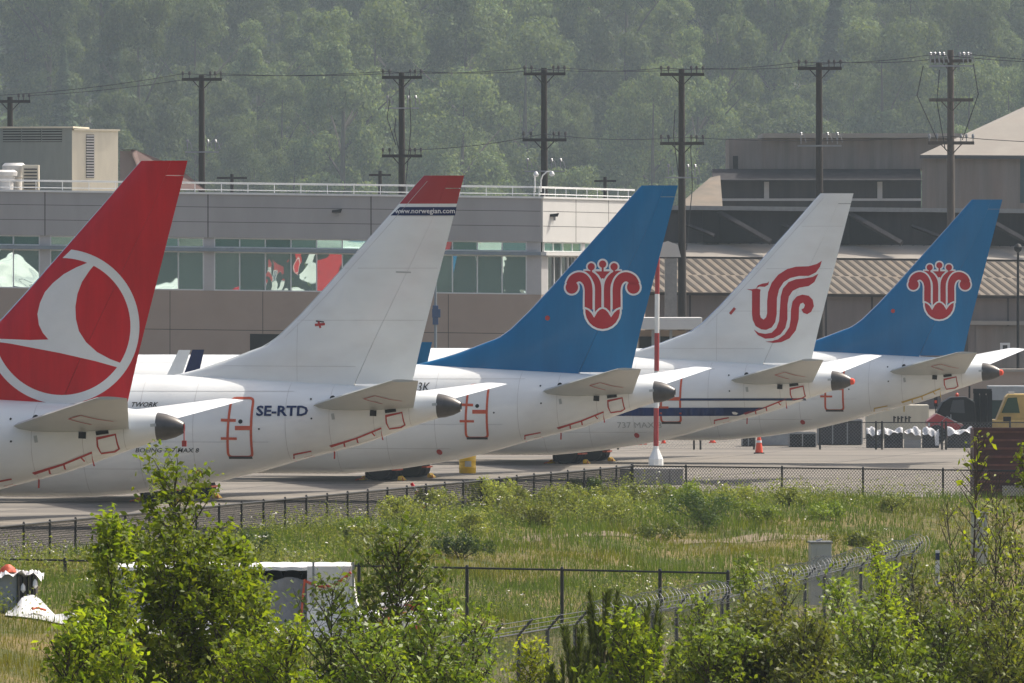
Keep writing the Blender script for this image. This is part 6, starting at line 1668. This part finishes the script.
# pines with upright candles
def pine(px, d, top, rx, label, seed):
    rng = np.random.default_rng(seed); x0 = (px - 512) / F * d; z0 = gz(x0, d); H = CH - (top - HY) / F * d - z0
    e = empty('young_pine', (x0, d, z0), 0, label, 'pine', 'young pines at the bottom'); wood = MB(); Pq = []; Dq = []
    wood.tube([(0, 0, 0), (.03, 0, H * .5), (0, 0, H)], [.06, .04, .01], 7)
    for i in range(26):
        f = (i + rng.random()) / 26; a = i * 2.4; q = rx * (1.1 - f) * rng.uniform(.35, 1)
        z = H - 2.2 + 1.5 * f; c = np.array([math.cos(a) * q, math.sin(a) * q, z + .25 * q]); tip = c + np.array([math.cos(a) * .12, math.sin(a) * .12, rng.uniform(.55, 1.0)])
        if tip[2] > H: tip[2] = H
        wood.tube([(0, 0, z - .2), tuple(c * .6 + np.array([0, 0, z * .36])), tuple(c), tuple(tip)], [.022, .016, .012, .005], 5)
        for (p, q_) in ((np.array([0, 0, z - .2]), c), (c, tip)):
            n_ = 260 if q_ is tip else 90; t = rng.random((n_, 1)) if q_ is tip else .4 + .6 * rng.random((n_, 1)); ax = (q_ - p) / np.linalg.norm(q_ - p)
            s_ = rng.normal(size=(n_, 3)); s_ -= ax * (s_ @ ax)[:, None]; s_ /= np.linalg.norm(s_, axis=1, keepdims=True)
            dd = ax * .85 + s_ * .55; Pq.append(p + (q_ - p) * t); Dq.append(dd)
    p = np.concatenate(Pq); dd = np.concatenate(Dq); dd /= np.linalg.norm(dd, axis=1, keepdims=True); n_ = len(p); ln = rng.uniform(.08, .15, (n_, 1)); sd_ = np.cross(dd, rng.normal(size=(n_, 3))); sd_ /= np.linalg.norm(sd_, axis=1, keepdims=True)
    v = np.stack([p - sd_ * .010, p + sd_ * .010, p + dd * ln], 1).reshape(-1, 3); f = np.arange(n_ * 3).reshape(-1, 3)
    wood.build('trunk', M['stem'], e, smooth=True); np_mesh('needles', v, f, M['pine_leaf'], tints(n_, rng, (.8, .9, .8), (1.4, 1.25, .8), 3), e)
pine(603, 138, 592, .9, 'dark young pine with the tallest candle, left of the tall fence post', 1)
pine(642, 140, 604, .85, 'dark young pine directly beside the tall fence post', 2)
pine(576, 136, 628, .7, 'lowest young pine at the bottom, nearest the bent-arm posts', 3)

# --- shrubs in the meadow
def shrub(px, py, d, w, h, m, label, n=1500, leaf=.09, seed=0):
    rng = np.random.default_rng(seed); b0 = P(px, py, d); z0 = gz(b0.x, d)
    e = empty('meadow_shrub', (b0.x, d, z0 - .03), 0, label, 'shrub', 'shrubs in the meadow')
    nb = 12; cen = np.stack([rng.normal(0, w * .28, nb), rng.normal(0, w * .28, nb), rng.uniform(.2, .8, nb) * h], 1); k = rng.integers(0, nb, n)
    d_ = rng.normal(size=(n, 3)); d_ /= np.linalg.norm(d_, axis=1, keepdims=True); pos = cen[k] + d_ * (.22 * (w + h) * .5 * rng.uniform(.5, 1.1, n))[:, None]; pos[:, 2] = np.abs(pos[:, 2])
    v, f = leaf_quads(pos, d_ + rng.normal(size=(n, 3)) * .6, leaf, rng, .55); np_mesh('foliage', v, f, M[m], tints(n, rng, (.75, .85, .8), (1.3, 1.2, 1)), e)
    mb = MB()
    for c in cen: mb.tube([(0, 0, -.05), tuple(c * np.array([.4, .4, .5])), tuple(c)], [.02, .012, .004], 4)
    mb.build('stem', M['stem'], e)
SH = [(705, 530, 1.9, 1.35, 'dark_shrub', 'largest dark green shrub below the fence right of the concrete block'), (755, 525, 1.1, .9, 'mid_leaf', 'mid green shrub just right of the largest dark shrub'), (258, 560, .9, .8, 'dark_shrub', 'dark shrub against the diagonal fence near the big left sapling'),
      (655, 540, 1.3, .55, 'mid_leaf', 'low spreading shrub left of the largest dark shrub'), (460, 558, 1.3, .7, 'dark_shrub', 'dark low shrub above the middle of the black rail fence'), (345, 540, .8, .7, 'mid_leaf', 'small shrub by the diagonal fence above the pipe stack'),
      (510, 508, 1.2, .9, 'weed_leaf', 'pale weedy shrub before the diagonal fence, right of the leaning red bar'), (553, 510, 1.2, .9, 'weed_leaf', 'pale weedy shrub halfway between the red bar and the concrete block'), (435, 515, 1.0, .9, 'weed_leaf', 'pale weedy shrub just right of the leaning red bar'), (405, 525, 1.1, .95, 'weed_leaf', 'pale weedy shrub just left of the leaning red bar'),
      (610, 520, 1.4, .8, 'weed_leaf', 'pale weedy shrub below the fence corner'), (590, 497, .9, .7, 'dark_shrub', 'dark shrub tight against the fence just left of its corner'), (825, 520, 1.1, .7, 'mid_leaf', 'green shrub in the meadow above the grey cabinet'), (895, 512, 1.0, .6, 'weed_leaf', 'pale tuft in the meadow near the thin yellow sapling'),
      (470, 535, 1.0, .75, 'weed_leaf', 'pale weedy shrub beside the tan path'), (370, 545, .9, .7, 'weed_leaf', 'pale weedy shrub at the left end of the tan path'), (850, 545, 1.2, .5, 'olive_leaf', 'low olive shrub above the bright rounded bush'),
      (488, 505, 1.5, 1.1, 'weed_leaf', 'tall pale weed clump against the diagonal fence, left of its middle posts'), (532, 527, 1.7, .9, 'weed_leaf', 'broad pale weed clump just above the tan path'), (578, 515, 1.5, 1.0, 'weed_leaf', 'tall pale weed clump nearest the fence corner on its left'), (640, 506, 1.6, .8, 'olive_leaf', 'olive weed clump directly below the concrete block'), (685, 505, 1.3, .8, 'mid_leaf', 'green weed clump right of the concrete block'), (735, 508, 1.4, .8, 'weed_leaf', 'pale clump behind the largest dark shrub'), (790, 505, 1.2, .6, 'olive_leaf', 'low olive clump under the right fence run')]
for i, (px, py, w, h, m_, lab) in enumerate(SH):
    shrub(px, py, ground_y(px, py), w, h, m_, lab, n=int(1500 * w), leaf=.075, seed=200 + i)

# --- tan path across the meadow
mb = MB(); rowA, rowB = [], []
for px in np.linspace(415, 835, 45):
    yc = 538.5 + 1.5 * math.sin(px * .02); d1 = ground_y(px, yc + 2.6); d2 = ground_y(px, yc - 2.4)
    for d, row in ((d1, rowA), (d2, rowB)): x = (px - 512) / F * d; row.append((x, d))
qx = np.linspace(415, 835, 45)
rowA = [((q_ - 512) / F * d_, d_) for q_, d_ in zip(qx, np.polyval(np.polyfit(qx, [r[1] for r in rowA], 3), qx))]
rowB = [((q_ - 512) / F * d_, d_) for q_, d_ in zip(qx, np.polyval(np.polyfit(qx, [r[1] for r in rowB], 3), qx))]
tex = []
for j in range(5): tex.append([(a[0] + (b[0] - a[0]) * j / 4, a[1] + (b[1] - a[1]) * j / 4, gz(a[0] + (b[0] - a[0]) * j / 4, a[1] + (b[1] - a[1]) * j / 4) + .015) for a, b in zip(rowA, rowB)])
mb.loft(tex, closed=False, caps=False); tag(mb.build('path', mat('path_soil', (.17, .13, .075), .95, var=.2, scale=1.5), smooth=True), kind='structure')
pA = np.array([(a[0], a[1], b[1]) for a, b in zip(rowA, rowB)])

# --- grass, one mass
def blades(n, x, y, h, w, lo, hi, rng, lean=.35):
    z = terrain(x, y); a = rng.uniform(0, 6.283, n); l = rng.uniform(0, lean, n) * h
    b = np.stack([x, y, z - .02], 1); sd_ = np.stack([np.cos(a), np.sin(a), np.zeros(n)], 1) * w[:, None] / 2; a2 = rng.uniform(0, 6.283, n)
    t = b + np.stack([np.cos(a2) * l, np.sin(a2) * l, h], 1); v = np.stack([b - sd_, b + sd_, t], 1).reshape(-1, 3)
    return v, np.arange(n * 3).reshape(-1, 3)
def field(n, rng):
    y = rng.uniform(150, 330, n * 3); x = rng.uniform(-1, 1, n * 3) * (y * 620 / F); yf = y_fence(x)
    ok = (y < yf - .05) & (y > np.minimum(y_sec(x), 240) - 25)
    return x[ok][:n], y[ok][:n]
def pnoise(x, y, s, sd):
    return (np.sin(x * s + sd) * np.sin(y * s * .45 + sd * 2.1) + .6 * np.sin(x * s * 2.3 + y * s * .8 + sd * 3) + .4 * np.sin(x * s * 4.1 - y * s * 1.7 + sd)) / 2
x, y = field(215000, R); n = len(x)
pathmask = np.zeros(n, bool); yc1 = np.interp(x, pA[:, 0], pA[:, 1], left=0, right=0); yc2 = np.interp(x, pA[:, 0], pA[:, 2], left=0, right=0); pathmask = (y > yc1) & (y < yc2)
keep = ~pathmask | (R.random(n) < .7); x, y = x[keep], y[keep]; n = len(x)
yf = y_fence(x); rel = np.clip((y - y_sec(x)) / (yf - y_sec(x)), 0, 1); dry = pnoise(x, y, .35, 2.0) + .5 * (x < -7) * (y < 214) + .35 * ((rel > .5) & (rel < .72)) - .15
sparse_ = (rel < .16) & (R.random(n) < .75); h = np.where(sparse_, .03, 1) * R.uniform(.12, .38, n) * (1 + .5 * np.clip(pnoise(x, y, .5, 5), 0, 1)) * np.where(dry > .35, .7, 1); w = R.uniform(.012, .030, n) * (y / 230)
v, f = blades(n, x, y, h, w, 0, 0, R)
g1 = np.array([.85, 1.0, .8]); g2 = np.array([1.55, 1.12, .85]); t = np.clip(dry * 1.1 + R.normal(0, .22, n), 0, 1)[:, None]; c = g1 * (1 - t) + g2 * t; c *= R.uniform(.65, 1.35, (n, 1))
tag(np_mesh('grass', v, f, M['grass_blade'], np.repeat(c, 3, 0)), kind='stuff')
# tall pale weeds and white flowers, one mass each
x, y = field(68000, R); rel = np.clip((y - y_sec(x)) / (y_fence(x) - y_sec(x)), 0, 1); wd = pnoise(x, y, .6, 9.0) + .6 * ((rel > .70)) + .4 * ((rel < .38) & (rel > .05)) - .35
k = wd > R.uniform(.15, .9, len(x)); x, y = x[k], y[k]; n = len(x); hh = R.uniform(.3, .85, n)
per = 7; px_ = np.repeat(x, per); py_ = np.repeat(y, per); u = np.tile(np.linspace(.25, 1, per), n); pz_ = terrain(px_, py_) + np.repeat(hh, per) * u
pos = np.stack([px_ + R.normal(0, .06, n * per), py_ + R.normal(0, .06, n * per), pz_], 1); nr = R.normal(size=pos.shape) + np.array([0, 0, .6])
v, f = leaf_quads(pos, nr, .085, R, .4); tag(np_mesh('tall_weeds', v, f, M['weed_leaf'], tints(n * per, R, (.6, .75, .6), (1.2, 1.15, 1.0))), kind='stuff')
k = R.random(n) < .05; fx, fy, fh = x[k], y[k], hh[k]
ex = R.normal((35 - 512) / F * 178, .45, 260); ey = R.normal(178, 3.0, 260)
fx = np.concatenate([fx, ex]); fy = np.concatenate([fy, ey]); fh = np.concatenate([fh, np.full(260, .3)])
m_ = len(fx); per = 3; pos = np.stack([np.repeat(fx, per) + R.normal(0, .05, m_ * per), np.repeat(fy, per) + R.normal(0, .05, m_ * per), np.repeat(terrain(fx, fy) + fh, per) + R.uniform(0, .06, m_ * per)], 1)
v, f = leaf_quads(pos, R.normal(size=pos.shape) * .4 + np.array([0, -.3, 1]), .05, R, .9); tag(np_mesh('white_flowers', v, f, mat('petal', (.62, .60, .48), .7)), kind='stuff')

# ------------------------------------------------------------------ haze in the air
hz = MB(); hz.box((0, 1315, 96), (3060, 2790, 208)); hzo = hz.build('haze', [])
hm_ = bpy.data.materials.new('haze'); hm_.use_nodes = True; t = hm_.node_tree
for n_ in list(t.nodes): t.nodes.remove(n_)
vo = t.nodes.new('ShaderNodeVolumePrincipled'); vo.inputs['Color'].default_value = (.76, .91, 1.0, 1); vo.inputs['Density'].default_value = HAZE; vo.inputs['Anisotropy'].default_value = .3
ou = t.nodes.new('ShaderNodeOutputMaterial'); t.links.new(vo.outputs[0], ou.inputs['Volume']); hzo.data.materials.append(hm_); tag(hzo, kind='stuff')
bpy.context.view_layer.update()
